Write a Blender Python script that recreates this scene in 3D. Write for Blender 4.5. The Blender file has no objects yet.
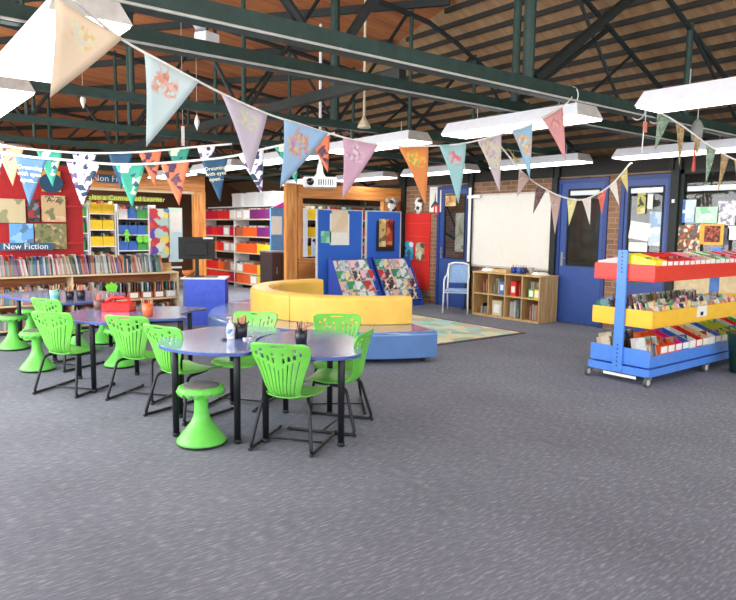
import bpy, bmesh, math, random
from mathutils import Vector, Matrix
R = random.Random(7)
sc = bpy.context.scene
COL = sc.collection
PI = math.pi
rad = math.radians

# ------------------------------------------------------------------ camera
F = 655.0
CAMH = 1.6
Yv = Vector((-150 - 368, 300 - 221, -F)).normalized()
Xv = Vector((838, 62, -F)); Xv = (Xv - Yv * Xv.dot(Yv)).normalized()
Zv = Xv.cross(Yv)
MR = Matrix((Xv, Yv, Zv))          # camera axes -> room axes
CAM = Vector((0, 0, CAMH))
cd = bpy.data.cameras.new('camera'); cam = bpy.data.objects.new('camera', cd); COL.objects.link(cam)
cd.sensor_width = 36; cd.lens = 36 * F / 736; cd.clip_start = .05; cd.clip_end = 200
cam.matrix_world = Matrix.Translation(CAM) @ MR.to_4x4()
sc.camera = cam
def ray(px, py): return MR @ Vector((px - 368, 300 - py, -F))
def atz(px, py, z=0):
    d = ray(px, py); return CAM + d * ((z - CAMH) / d.z)
def atx(px, py, x):
    d = ray(px, py); return CAM + d * (x / d.x)
def aty(px, py, y):
    d = ray(px, py); return CAM + d * (y / d.y)
def atd(px, py, dep): return CAM + ray(px, py) * (dep / F)

# ------------------------------------------------------------------ materials
def lin(c):
    r = []
    for v in c:
        v = v / 255
        r.append(v / 12.92 if v <= .04045 else ((v + .055) / 1.055) ** 2.4)
    return (*r, 1)
MATS = {}
def nodes(name):
    m = bpy.data.materials.new(name); m.use_nodes = True
    nt = m.node_tree
    return m, nt, nt.nodes['Principled BSDF']
def ramp(nt, stops, interp='LINEAR'):
    r = nt.nodes.new('ShaderNodeValToRGB'); e = r.color_ramp.elements
    r.color_ramp.interpolation = interp
    while len(e) < len(stops): e.new(.5)
    for i, (p, c) in enumerate(stops):
        e[i].position = p; e[i].color = c
    return r
def tex(nt, scale=(1, 1, 1), coord='Object', rot=(0, 0, 0)):
    tc = nt.nodes.new('ShaderNodeTexCoord'); mp = nt.nodes.new('ShaderNodeMapping')
    mp.inputs['Scale'].default_value = scale; mp.inputs['Rotation'].default_value = rot
    nt.links.new(tc.outputs[coord], mp.inputs[0]); return mp
def mat(name, rgb, rough=.5, metal=0, var=.06, nscale=12, bump=0, coat=0, spec=.5, trans=0):
    if name in MATS: return MATS[name]
    m, nt, b = nodes(name)
    c = lin(rgb)
    mp = tex(nt)
    n = nt.nodes.new('ShaderNodeTexNoise'); n.inputs['Scale'].default_value = nscale; n.inputs['Detail'].default_value = 4
    nt.links.new(mp.outputs[0], n.inputs['Vector'])
    lo = tuple(max(0, v * (1 - var * 2)) for v in c[:3]) + (1,); hi = tuple(min(1, v * (1 + var * 2)) for v in c[:3]) + (1,)
    r = ramp(nt, [(.3, lo), (.7, hi)])
    nt.links.new(n.outputs['Fac'], r.inputs[0]); nt.links.new(r.outputs[0], b.inputs['Base Color'])
    b.inputs['Roughness'].default_value = rough; b.inputs['Metallic'].default_value = metal
    b.inputs['Specular IOR Level'].default_value = spec
    if coat: b.inputs['Coat Weight'].default_value = coat; b.inputs['Coat Roughness'].default_value = .15
    if trans: b.inputs['Transmission Weight'].default_value = trans
    if bump:
        bp = nt.nodes.new('ShaderNodeBump'); bp.inputs['Strength'].default_value = bump; bp.inputs['Distance'].default_value = .01
        nt.links.new(n.outputs['Fac'], bp.inputs['Height']); nt.links.new(bp.outputs[0], b.inputs['Normal'])
    MATS[name] = m; return m
def printmat(name, base, cols, scale=9, rough=.5, frac=.5):
    """printed paper: a base colour with patches of other colours (voronoi cells)"""
    if name in MATS: return MATS[name]
    m, nt, b = nodes(name)
    mp = tex(nt, (scale,) * 3)
    v = nt.nodes.new('ShaderNodeTexVoronoi'); v.inputs['Scale'].default_value = 1
    nz = nt.nodes.new('ShaderNodeTexNoise'); nz.inputs['Scale'].default_value = 2.2
    mx = nt.nodes.new('ShaderNodeMixRGB'); mx.inputs[0].default_value = .35
    nt.links.new(mp.outputs[0], nz.inputs['Vector']); nt.links.new(mp.outputs[0], mx.inputs[1]); nt.links.new(nz.outputs['Color'], mx.inputs[2])
    nt.links.new(mx.outputs[0], v.inputs['Vector'])
    sep = nt.nodes.new('ShaderNodeSeparateColor'); nt.links.new(v.outputs['Color'], sep.inputs[0])
    st = [(0, lin(base))]; k = len(cols)
    for i, c in enumerate(cols): st.append((1 - frac + frac * i / k, lin(c)))
    r = ramp(nt, st, 'CONSTANT')
    nt.links.new(sep.outputs[0], r.inputs[0]); nt.links.new(r.outputs[0], b.inputs['Base Color'])
    b.inputs['Roughness'].default_value = rough
    MATS[name] = m; return m
def woodmat(name, rgb, dark, scale=3, axis='X', rough=.5):
    if name in MATS: return MATS[name]
    m, nt, b = nodes(name)
    s = {'X': (.6, 8, 8), 'Y': (8, .6, 8), 'Z': (8, 8, .6)}[axis]
    mp = tex(nt, s)
    n = nt.nodes.new('ShaderNodeTexNoise'); n.inputs['Scale'].default_value = scale; n.inputs['Detail'].default_value = 6; n.inputs['Distortion'].default_value = .8
    nt.links.new(mp.outputs[0], n.inputs['Vector'])
    mid = tuple((a + c) / 2 for a, c in zip(lin(rgb), lin(dark)))
    r = ramp(nt, [(.3, lin(dark)), (.5, mid), (.62, lin(rgb))])
    nt.links.new(n.outputs['Fac'], r.inputs[0]); nt.links.new(r.outputs[0], b.inputs['Base Color'])
    b.inputs['Roughness'].default_value = rough
    MATS[name] = m; return m
def emitmat(name, rgb, s):
    m, nt, b = nodes(name)
    b.inputs['Base Color'].default_value = lin(rgb); b.inputs['Emission Color'].default_value = lin(rgb); b.inputs['Emission Strength'].default_value = s
    MATS[name] = m; return m
def brickmat(name, swap):
    m, nt, b = nodes(name)
    tc = nt.nodes.new('ShaderNodeTexCoord'); sp = nt.nodes.new('ShaderNodeSeparateXYZ'); cb = nt.nodes.new('ShaderNodeCombineXYZ')
    nt.links.new(tc.outputs['Object'], sp.inputs[0])
    nt.links.new(sp.outputs[swap], cb.inputs[0]); nt.links.new(sp.outputs['Z'], cb.inputs[1])
    br = nt.nodes.new('ShaderNodeTexBrick'); br.inputs['Scale'].default_value = 1
    br.inputs['Brick Width'].default_value = .24; br.inputs['Row Height'].default_value = .086; br.inputs['Mortar Size'].default_value = .007
    br.inputs['Color1'].default_value = lin((172, 128, 96)); br.inputs['Color2'].default_value = lin((140, 98, 74)); br.inputs['Mortar'].default_value = lin((176, 160, 138))
    nt.links.new(cb.outputs[0], br.inputs['Vector'])
    nz = nt.nodes.new('ShaderNodeTexNoise'); nz.inputs['Scale'].default_value = 30; nt.links.new(tc.outputs['Object'], nz.inputs['Vector'])
    mx = nt.nodes.new('ShaderNodeMixRGB'); mx.blend_type = 'MULTIPLY'; mx.inputs[0].default_value = .35
    nt.links.new(br.outputs['Color'], mx.inputs[1]); nt.links.new(nz.outputs['Color'], mx.inputs[2]); nt.links.new(mx.outputs[0], b.inputs['Base Color'])
    bp = nt.nodes.new('ShaderNodeBump'); bp.inputs['Strength'].default_value = .5; bp.inputs['Distance'].default_value = .008; bp.invert = True
    nt.links.new(br.outputs['Fac'], bp.inputs['Height']); nt.links.new(bp.outputs[0], b.inputs['Normal'])
    b.inputs['Roughness'].default_value = .85
    return m
def carpetmat():
    m, nt, b = nodes('carpet')
    mp = tex(nt, (9, 42, 1))
    n1 = nt.nodes.new('ShaderNodeTexNoise'); n1.inputs['Scale'].default_value = 1.6; n1.inputs['Detail'].default_value = 2
    nt.links.new(mp.outputs[0], n1.inputs['Vector'])
    mp2 = tex(nt, (1, 1, 1)); n2 = nt.nodes.new('ShaderNodeTexNoise'); n2.inputs['Scale'].default_value = 220; n2.inputs['Detail'].default_value = 2
    nt.links.new(mp2.outputs[0], n2.inputs['Vector'])
    n3 = nt.nodes.new('ShaderNodeTexNoise'); n3.inputs['Scale'].default_value = .9; nt.links.new(mp2.outputs[0], n3.inputs['Vector'])
    r1 = ramp(nt, [(.42, lin((122, 126, 138))), (.58, lin((135, 139, 150))), (.74, lin((164, 168, 176)))])
    nt.links.new(n1.outputs['Fac'], r1.inputs[0])
    r2 = ramp(nt, [(.35, (.72, .72, .74, 1)), (.65, (1.15, 1.15, 1.15, 1))])
    nt.links.new(n2.outputs['Fac'], r2.inputs[0])
    mx = nt.nodes.new('ShaderNodeMixRGB'); mx.blend_type = 'MULTIPLY'; mx.inputs[0].default_value = .8
    nt.links.new(r1.outputs[0], mx.inputs[1]); nt.links.new(r2.outputs[0], mx.inputs[2])
    r3 = ramp(nt, [(.35, (.9, .9, .9, 1)), (.65, (1.06, 1.06, 1.06, 1))]); nt.links.new(n3.outputs['Fac'], r3.inputs[0])
    m2 = nt.nodes.new('ShaderNodeMixRGB'); m2.blend_type = 'MULTIPLY'; m2.inputs[0].default_value = 1
    nt.links.new(mx.outputs[0], m2.inputs[1]); nt.links.new(r3.outputs[0], m2.inputs[2]); nt.links.new(m2.outputs[0], b.inputs['Base Color'])
    bp = nt.nodes.new('ShaderNodeBump'); bp.inputs['Strength'].default_value = .4; bp.inputs['Distance'].default_value = .004
    nt.links.new(n2.outputs['Fac'], bp.inputs['Height']); nt.links.new(bp.outputs[0], b.inputs['Normal'])
    b.inputs['Roughness'].default_value = .95; b.inputs['Specular IOR Level'].default_value = .15
    return m
def plymat(name, a, bb, rot):
    m, nt, b = nodes(name)
    mp = tex(nt, (.5, 5, 1), rot=(0, 0, rot))
    n = nt.nodes.new('ShaderNodeTexNoise'); n.inputs['Scale'].default_value = 2.5; n.inputs['Detail'].default_value = 6; n.inputs['Distortion'].default_value = .6
    nt.links.new(mp.outputs[0], n.inputs['Vector'])
    r = ramp(nt, [(.35, lin(bb)), (.65, lin(a))]); nt.links.new(n.outputs['Fac'], r.inputs[0]); nt.links.new(r.outputs[0], b.inputs['Base Color'])
    b.inputs['Roughness'].default_value = .7
    return m
def glassmat():
    m, nt, b = nodes('window_glass')
    b.inputs['Base Color'].default_value = (.85, .9, .9, 1); b.inputs['Roughness'].default_value = .02
    b.inputs['Transmission Weight'].default_value = 1; b.inputs['IOR'].default_value = 1.35
    MATS['glass'] = m; return m

carpet = carpetmat()
green = mat('green_plastic', (112, 198, 76), .38, var=.03)
green2 = mat('green_stool_plastic', (104, 204, 80), .4, var=.03)
black = mat('black_metal', (32, 34, 38), .4, .4)
steel = mat('green_steel', (38, 62, 54), .5, .1, var=.12)
darksteel = mat('dark_steel', (30, 38, 36), .55, .1, var=.12)
bluelam = mat('blue_laminate', (128, 148, 208), .26, var=.02, coat=1, spec=.7)
blueedge = mat('blue_table_edge', (72, 92, 160), .35)
padm = mat('grey_pad', (108, 104, 104), .8)
rubber = mat('black_rubber', (28, 30, 30), .7)
pine = woodmat('orange_pine', (232, 160, 84), (188, 108, 44), 2.2, 'X', .45)
pinez = woodmat('orange_pine_upright', (236, 166, 88), (192, 112, 46), 2.2, 'Z', .45)
birch = woodmat('birch_board', (224, 190, 134), (196, 156, 98), 3, 'X', .45)
birchz = woodmat('birch_board_upright', (216, 180, 124), (180, 140, 88), 3, 'Z', .45)
shelfwood = woodmat('pale_shelf_wood', (232, 208, 168), (206, 176, 130), 3, 'X', .5)
brownwood = woodmat('brown_shelf_wood', (170, 96, 44), (130, 66, 28), 3, 'X', .5)
doorblue = mat('door_blue', (50, 80, 150), .35, var=.04)
doorblue2 = mat('door_frame_blue', (40, 64, 128), .4, var=.04)
pinblue = mat('pinboard_blue', (46, 104, 206), .75, var=.05, nscale=60)
redm = mat('red_paint', (232, 52, 36), .35, var=.03)
yelm = mat('yellow_paint', (252, 196, 50), .35, var=.03)
trolblue = mat('trolley_blue', (84, 142, 232), .35, var=.03)
white = mat('white_paint', (240, 240, 240), .5, var=.02)
offwhite = mat('white_board_surface', (236, 232, 224), .22, var=.01)
grey = mat('grey_metal', (150, 152, 154), .4, .6)
lightbody = mat('light_housing', (244, 247, 252), .45, var=.02)
lightend = mat('light_housing_end', (206, 202, 194), .5)
diff = emitmat('lit_diffuser', (255, 252, 244), 4.0)
yellowvinyl = mat('yellow_vinyl', (246, 194, 84), .42, var=.05, nscale=3, bump=.1)
bluevinyl = mat('blue_vinyl', (88, 126, 182), .26, var=.05, nscale=3, bump=.08, coat=.9)
seatvinyl = mat('pale_blue_vinyl', (140, 164, 208), .25, var=.05, nscale=3)
deskblue = mat('desk_blue', (62, 88, 206), .4)
paper = mat('paper', (246, 244, 236), .8, var=.02)
glass = glassmat()
brickY = brickmat('brick_wall', 'Y'); brickX = brickmat('brick_wall_far', 'X')
darkroom = mat('dim_room_tone', (92, 84, 74), .9, var=.15, nscale=3)  # dimness of the rooms put into a dark surface colour

# ------------------------------------------------------------------ mesh helpers
def obj(name, bm, m, parent=None, smooth=False, label=None):
    me = bpy.data.meshes.new(name)
    bmesh.ops.recalc_face_normals(bm, faces=bm.faces[:])
    bm.to_mesh(me); bm.free()
    for mm in (m if isinstance(m, (list, tuple)) else [m]): me.materials.append(mm)
    if smooth:
        for p in me.polygons: p.use_smooth = True
    o = bpy.data.objects.new(name, me); COL.objects.link(o)
    if parent: o.parent = parent
    if label: o['label'] = label
    return o
def bevel(o, w=.004, seg=2):
    md = o.modifiers.new('bevel', 'BEVEL'); md.width = w; md.segments = seg; md.limit_method = 'ANGLE'; return o
def box(bm, x0, x1, y0, y1, z0, z1, M=None, mi=0):
    vs = [bm.verts.new((x, y, z)) for x in (x0, x1) for y in (y0, y1) for z in (z0, z1)]
    if M is not None:
        for v in vs: v.co = M @ v.co
    for f in ((0, 1, 3, 2), (4, 6, 7, 5), (0, 4, 5, 1), (2, 3, 7, 6), (0, 2, 6, 4), (1, 5, 7, 3)):
        fc = bm.faces.new([vs[i] for i in f]); fc.material_index = mi
    return vs
def B(*a, M=None):
    bm = bmesh.new(); box(bm, *a, M=M); return bm
def prism(bm, pts, z0, z1, mi=0, top=None):
    lo = [bm.verts.new((p[0], p[1], z0)) for p in pts]; hi = [bm.verts.new((p[0], p[1], z1)) for p in pts]
    n = len(pts)
    for i in range(n):
        f = bm.faces.new((lo[i], lo[(i + 1) % n], hi[(i + 1) % n], hi[i])); f.material_index = mi
    f = bm.faces.new(hi); f.material_index = mi if top is None else top
    f = bm.faces.new(lo[::-1]); f.material_index = mi
def tube(bm, pts, r, seg=8, cap=True):
    pts = [Vector(p) for p in pts]; rings = []
    up = None
    for i, p in enumerate(pts):
        if i == 0: t = pts[1] - p
        elif i == len(pts) - 1: t = p - pts[-2]
        else: t = (pts[i + 1] - p).normalized() + (p - pts[i - 1]).normalized()
        t.normalize()
        if up is None:
            up = t.orthogonal().normalized()
        else:
            up = (up - t * up.dot(t))
            up = up.normalized() if up.length > 1e-5 else t.orthogonal().normalized()
        s = t.cross(up); rr = r[i] if isinstance(r, (list, tuple)) else r
        rings.append([bm.verts.new(p + (up * math.cos(a) + s * math.sin(a)) * rr) for a in [2 * PI * k / seg for k in range(seg)]])
    for a, b in zip(rings, rings[1:]):
        for k in range(seg): bm.faces.new((a[k], a[(k + 1) % seg], b[(k + 1) % seg], b[k]))
    if cap: bm.faces.new(rings[0][::-1]); bm.faces.new(rings[-1])
def T(pts, r, seg=8):
    bm = bmesh.new(); tube(bm, pts, r, seg); return bm
def rounded(pts, rr=.04, n=4):
    pts = [Vector(p) for p in pts]; out = [pts[0]]
    for a, p, b in zip(pts, pts[1:], pts[2:]):
        u = (a - p); w = (b - p); d = min(rr, u.length * .45, w.length * .45)
        s = p + u.normalized() * d; e = p + w.normalized() * d
        for k in range(n + 1):
            t = k / n; out.append(s * (1 - t) ** 2 + p * 2 * t * (1 - t) + e * t * t)
    out.append(pts[-1]); return out
def lathe(prof, seg=32, bm=None, fn=None):
    bm = bm or bmesh.new(); rings = []
    for r, z in prof:
        rings.append([bm.verts.new(((r if not fn else fn(r, z, 2 * PI * k / seg)) * math.cos(2 * PI * k / seg), (r if not fn else fn(r, z, 2 * PI * k / seg)) * math.sin(2 * PI * k / seg), z)) for k in range(seg)])
    for a, b in zip(rings, rings[1:]):
        for k in range(seg): bm.faces.new((a[k], a[(k + 1) % seg], b[(k + 1) % seg], b[k]))
    bm.faces.new(rings[0][::-1]); bm.faces.new(rings[-1]); return bm
def text(s, size, m, parent, loc, rot, name='lettering', ext=.001, align='CENTER', sx=1):
    cu = bpy.data.curves.new('t', 'FONT'); cu.body = s; cu.size = size; cu.align_x = align; cu.align_y = 'CENTER'; cu.extrude = ext; cu.resolution_u = 2
    t = bpy.data.objects.new('t', cu); COL.objects.link(t)
    me = bpy.data.meshes.new_from_object(t.evaluated_get(bpy.context.evaluated_depsgraph_get()))
    bpy.data.objects.remove(t); me.name = name
    me.materials.clear(); me.materials.append(m)
    o = bpy.data.objects.new(name, me); COL.objects.link(o); o.parent = parent; o.location = loc; o.rotation_euler = rot; o.scale = (sx, 1, 1)
    return o
def thing(name, label, cat, loc=(0, 0, 0), rz=0, group=None):
    o = bpy.data.objects.new(name, None); COL.objects.link(o); o.empty_display_size = .1
    o.location = loc; o.rotation_euler = (0, 0, rz); return tag(o, label, cat, group)
def tag(o, label, cat, group=None, kind=None):
    o['label'] = label; o['category'] = cat
    if group: o['group'] = group
    if kind: o['kind'] = kind
    return o
def struct(name, bm, m, parent=None, smooth=False):
    o = obj(name, bm, m, parent, smooth)
    if not parent: o['kind'] = 'structure'
    return o
def dup(root, loc, rz, label=None, group=None, rot=None):
    r = root.copy(); COL.objects.link(r); r.location = loc; r.rotation_euler = rot if rot else (0, 0, rz)
    if label: r['label'] = label
    if group: r['group'] = group
    for ch in KIDS.get(root.name, list(root.children)):
        c = ch.copy(); COL.objects.link(c); c.parent = r
        for g in KIDS.get(ch.name, list(ch.children)):
            d = g.copy(); COL.objects.link(d); d.parent = c
    return r
KIDS = {}
def az(d): return rad(-d)          # compass style: degrees clockwise from +Y

# ------------------------------------------------------------------ the room shell
WX = 9.67
bm = bmesh.new(); prism(bm, [(-6, -6), (16, -6), (16, 24), (-6, 24)], -.1, 0); struct('floor', bm, carpet)
wall = bmesh.new()
def wseg(y0, y1, z0, z1): box(wall, WX, WX + .24, y0, y1, z0, z1)
wseg(9.95, 11.0, 0, 2.5); wseg(9.0, 9.95, 2.47, 2.5); wseg(7.0, 9.04, 0, 2.5); wseg(6.02, 6.98, 2.47, 2.5); wseg(5.80, 6.02, 0, 2.5); wseg(4.96, 5.8, 2.47, 2.5)
wseg(-2, 4.86, 0, .95)
struct('wall_right', wall, brickY)
struct('trim_1', B(WX - .04, WX + .3, -4, 11.1, 2.5, 2.78), mat('dark_fascia', (44, 42, 38), .7))
# dado panel below the window
struct('trim_2', B(WX - .03, WX, -2, 4.86, 0, 1.0), mat('cream_panel', (224, 204, 160), .6))
def door(n, y0, y1, gy0, gy1, gz0, gz1, hside):
    f = bmesh.new(); H = 2.46; w = .07
    box(f, WX - .03, WX + .12, y0, y0 + w, 0, H); box(f, WX - .03, WX + .12, y1 - w, y1, 0, H); box(f, WX - .03, WX + .12, y0 + w, y1 - w, H - w, H)
    d = struct('door_%d' % n, f, doorblue2)
    a, b = y0 + w, y1 - w
    lf = bmesh.new()
    box(lf, WX - .01, WX + .035, a, b, .01, gz0); box(lf, WX - .01, WX + .035, a, b, gz1, H - w)
    box(lf, WX - .01, WX + .035, a, gy0, gz0, gz1); box(lf, WX - .01, WX + .035, gy1, b, gz0, gz1)
    obj('door_leaf', lf, doorblue, d)
    bd = bmesh.new()
    for q in ((gy0 - .012, gy0 + .012, gz0, gz1), (gy1 - .012, gy1 + .012, gz0, gz1), (gy0, gy1, gz0 - .012, gz0 + .012), (gy0, gy1, gz1 - .012, gz1 + .012)):
        box(bd, WX - .022, WX - .008, *q)
    obj('glazing_bead', bd, darksteel, d)
    obj('pane', B(WX + .008, WX + .014, gy0, gy1, gz0, gz1), glass, d)
    hy = b - .06 if hside else a + .06
    h = obj('handle_plate', B(WX - .02, WX - .01, hy - .022, hy + .022, .98, 1.22), grey, d)
    obj('lever', T(rounded([(WX - .015, hy, 1.12), (WX - .06, hy, 1.12), (WX - .06, hy - (.1 if hside else -.1), 1.12)], .015), .008), grey, h)
    return d
door(1, 6.02, 6.98, 6.17, 6.77, 1.0, 2.28, 1)
door(2, 9.04, 9.95, 9.17, 9.74, 1.0, 2.28, 1)
door(3, 4.96, 5.80, 5.10, 5.66, 1.0, 2.28, 1)
# window with frame
fr = bmesh.new()
for q in ((4.80, 4.86, 1.0, 2.5), (2.9, 2.96, 1.0, 2.5), (-2, 4.86, .95, 1.01), (-2, 4.86, 2.44, 2.5), (1.2, 1.26, 1, 2.5)): box(fr, WX - .02, WX + .1, *q)
wn = struct('window_1', fr, darksteel)
obj('pane', B(WX + .03, WX + .036, -2, 4.80, 1.01, 2.44), glass, wn)
# rooms seen dimly through glass
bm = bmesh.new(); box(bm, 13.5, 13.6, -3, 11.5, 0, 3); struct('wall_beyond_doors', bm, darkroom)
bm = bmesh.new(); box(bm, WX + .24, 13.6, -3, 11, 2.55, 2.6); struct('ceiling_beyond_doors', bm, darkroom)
# side walls far back
struct('wall_far', B(-2, 16, 19.6, 19.8, 0, 3.6), mat('far_wall_brown', (96, 62, 40), .8, var=.1, nscale=2))
struct('wall_far_right', B(15, 15.2, 11, 19.6, 0, 3.4), brickY)
struct('wall_left', B(-2.2, -2, 8, 19.8, 0, 4.5), mat('left_wall_cream', (190, 176, 150), .8))

# columns
for i, (y, lb) in enumerate(((4.91, 'dark steel column between the right door and the big window'), (7.02, 'dark steel column right of the whiteboard'), (9.0, 'dark steel column left of the whiteboard'), (11.0, 'dark steel column at the far brick corner beside red pinboard'))):
    c = thing('steel_column', lb, 'column', (WX - .02, y, 0), 0)
    f = bmesh.new(); w = .055 if i != 0 else .06; ztop = 3.35
    box(f, -.06, .0, -w, w, 0, 2.6)
    obj('lower_shaft', f, darksteel, c)
    f = bmesh.new(); box(f, -.09, -.03, -.10, -.02, 2.5, ztop); box(f, -.09, -.03, .02, .10, 2.5, ztop)
    for k in range(7): box(f, -.07, -.05, -.02, .02, 2.6 + k * .11, 2.63 + k * .11)
    obj('upper_shaft', f, darksteel, c)
    if i == 0: obj('switch', B(-.075, -.06, -.02, .02, 2.02, 2.07), white, c, label='small white switch')

# ------------------------------------------------------------------ roof: two sloping planes meeting at a hip
TB = .42
def zb(x, y): return 2.78 + (9.9 - x) * TB
PA = Vector((7.29, 11.56)); PB = Vector((6.02, 5.9))
bc, cc = -.101, -.071
def zr(x, y):
    return zb(PB.x, PB.y) + bc * (x - PB.x) + cc * (y - PB.y)
def roofz(x, y): return min(zb(x, y), zr(x, y), 6)
# the hip: zb = zr
def hipx(y):      # solve for x
    # 2.78+(9.9-x)TB = K + bc(x-PBx)+cc(y-PBy)
    K = zb(PB.x, PB.y); return (2.78 + 9.9 * TB - K + bc * PB.x - cc * (y - PB.y)) / (TB + bc)
ys = (-5, 20)
bm = bmesh.new()
vb = [(WX + 1, ys[0]), (WX + 1, 11.2), (hipx(11.2), 11.2), (hipx(ys[0]), ys[0])]
def slab(pts, zf, th=.05):
    bm = bmesh.new(); lo = [bm.verts.new((x, y, zf(x, y))) for x, y in pts]; hi = [bm.verts.new((x, y, zf(x, y) + th)) for x, y in pts]; n = len(pts)
    bm.faces.new(lo); bm.faces.new(hi[::-1])
    for i in range(n): bm.faces.new((lo[i], lo[(i + 1) % n], hi[(i + 1) % n], hi[i]))
    return bm
roof_a = struct('ceiling', slab([(WX + .6, ys[0]), (WX + .6, 20), (hipx(20), 20), (hipx(ys[0]), ys[0])], zb), plymat('tan_ceiling_board', (176, 140, 102), (148, 114, 80), PI / 2))
roof_b = struct('ceiling', slab([(hipx(20), 20), (-7, 20), (-7, ys[0]), (hipx(ys[0]), ys[0])], zr), plymat('brown_plywood_ceiling', (182, 114, 64), (150, 86, 46), rad(125)))
struct('ceiling_rear', B(WX, 16, 11.2, 20, 3.3, 3.35), darkroom)
x = 9.4
bands = mat('dark_batten', (40, 36, 30), .7)
while x > hipx(-3):
    z = zb(x, 0); ye = 20 if x > hipx(20) else None
    # clip to the tan side of the hip
    lo_y = -5; hi_y = 19.5
    y = lo_y; seg = None
    ylim = [yy for yy in [k * .25 for k in range(-20, 79)] if x > hipx(yy)]
    if ylim: obj('batten', B(x - .014, x + .014, min(ylim), max(ylim), z - .055, z + .005), bands, roof_a)
    x -= .235
# purlins of the brown plane
dv = Vector((-.574, .819)); nv = Vector((.819, .574))
k = -6
while k < 18:
    pts = []
    s = -25
    ok = []
    for j in range(-100, 100):
        p = nv * k + dv * (j * .25)
        if -7 < p.x < hipx(p.y) - .02 and -5 < p.y < 19.4: ok.append(p)
    if len(ok) > 2:
        a, b = ok[0], ok[-1]; za = zr(a.x, a.y); zb_ = zr(b.x, b.y)
        bm = bmesh.new(); sv = nv * .028
        q = [(a.x - sv.x, a.y - sv.y), (a.x + sv.x, a.y + sv.y), (b.x + sv.x, b.y + sv.y), (b.x - sv.x, b.y - sv.y)]
        zz = [za, za, zb_, zb_]
        lo = [bm.verts.new((p[0], p[1], z - .09)) for p, z in zip(q, zz)]; hi = [bm.verts.new((p[0], p[1], z)) for p, z in zip(q, zz)]
        bm.faces.new(lo); bm.faces.new(hi)
        for i in range(4): bm.faces.new((lo[i], lo[(i + 1) % 4], hi[(i + 1) % 4], hi[i]))
        obj('purlin', bm, darksteel, roof_b)
    k += 1.1

# ------------------------------------------------------------------ trusses
def truss(y, z0, x0, x1, hgt, tubew, posts, diags, label, nodes_at):
    t = thing('roof_truss', label, 'roof truss', (x0, y, z0))
    bm = bmesh.new()
    box(bm, 0, x1 - x0, -tubew / 2, tubew / 2, 0, hgt)
    obj('bottom_chord', bm, steel, t)
    # pale trim line under the chord
    if tubew > .075: obj('conduit', T([(0, -tubew / 2 - .012, .012), (x1 - x0, -tubew / 2 - .012, .012)], .009, 6), mat('pale_conduit', (196, 194, 184), .5), t, label='thin pale conduit')
    # top chord following the roof
    n = 24; pts = []
    for i in range(n + 1):
        xx = x0 + (x1 - x0) * i / n; pts.append((xx - x0, 0, roofz(xx, y) - z0 - .16))
    obj('top_chord', T(pts, .032, 6), darksteel, t)
    for (px_, r) in posts:
        obj('post', T([(px_ - x0, 0, hgt), (px_ - x0, 0, roofz(px_, y) - z0 - .1)], r, 10), steel, t)
    for (xa, xb, r, up) in diags:
        za = hgt if up else roofz(xa, y) - z0 - .16; zb2 = roofz(xb, y) - z0 - .16 if up else hgt
        obj('brace', T([(xa - x0, 0, za), (xb - x0, 0, zb2)], r, 8), darksteel, t)
    return t
tr_lab = ['nearest green steel roof truss, carrying the end of the pastel bunting', 'second green steel roof truss from the camera', 'third green roof truss, crossing above the front tables', 'fourth green roof truss, above the middle tables', 'fifth green roof truss, above the yellow bench', 'sixth green roof truss, above the display racks', 'farthest green roof truss, above the timber partition']
tr_y = [3.62, 4.40, 6.4, 8.5, 10.6, 12.7, 14.8]
for i, y in enumerate(tr_y):
    x0, x1 = -3.0, (WX + .0 if y < 11 else 14)
    if i == 0:
        posts = [(4.52, .05), (7.2, .035)]; diags = [(4.6, 6.4, .05, True), (2.67, 3.9, .035, True), (2.3, .2, .035, True), (7.2, 8.6, .02, False)]
        truss(y, 2.73, x0, x1, .125, .09, posts, diags, tr_lab[i], None)
    elif i == 1:
        posts = [(5.3, .04), (1.4, .03)]; diags = [(5.3, 6.9, .03, True), (1.4, 3.0, .03, True), (7.4, 6.2, .02, True), (6.2, 7.4, .018, True)]
        truss(y, 2.75, x0, x1, .11, .08, posts, diags, tr_lab[i], None)
    else:
        posts = []; diags = []
        xx = (.5 if i % 2 else 1.0)
        first = True
        while xx < x1 - .9:
            posts.append((xx, .055 if (i == 2 and abs(xx - 4.5) < .3) else .025)); 
            if int(xx * 2) % 3 != 1: diags.append((xx + .05, xx + 1.1, .022, True))
            else: diags.append((xx + .05, xx + 1.1, .022, False))
            xx += 1.17
        truss(y, 2.75, x0, x1, .085, .07, posts, diags, tr_lab[i], None)
# longitudinal tie beams running parallel to the glazed wall
for x, z, lb in ((9.2, 2.86, 'long dark tie beam above the doors and whiteboard'), (6.9, 2.92, 'long dark tie beam over the rug'), (3.9, 2.9, 'long dark tie beam over the tables')):
    tag(obj('tie_beam', B(x - .04, x + .04, 4.5 if x < 9 else 1, 14.8 if x < 9 else 10.9, z, z + .1), darksteel), lb, 'beam')

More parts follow.
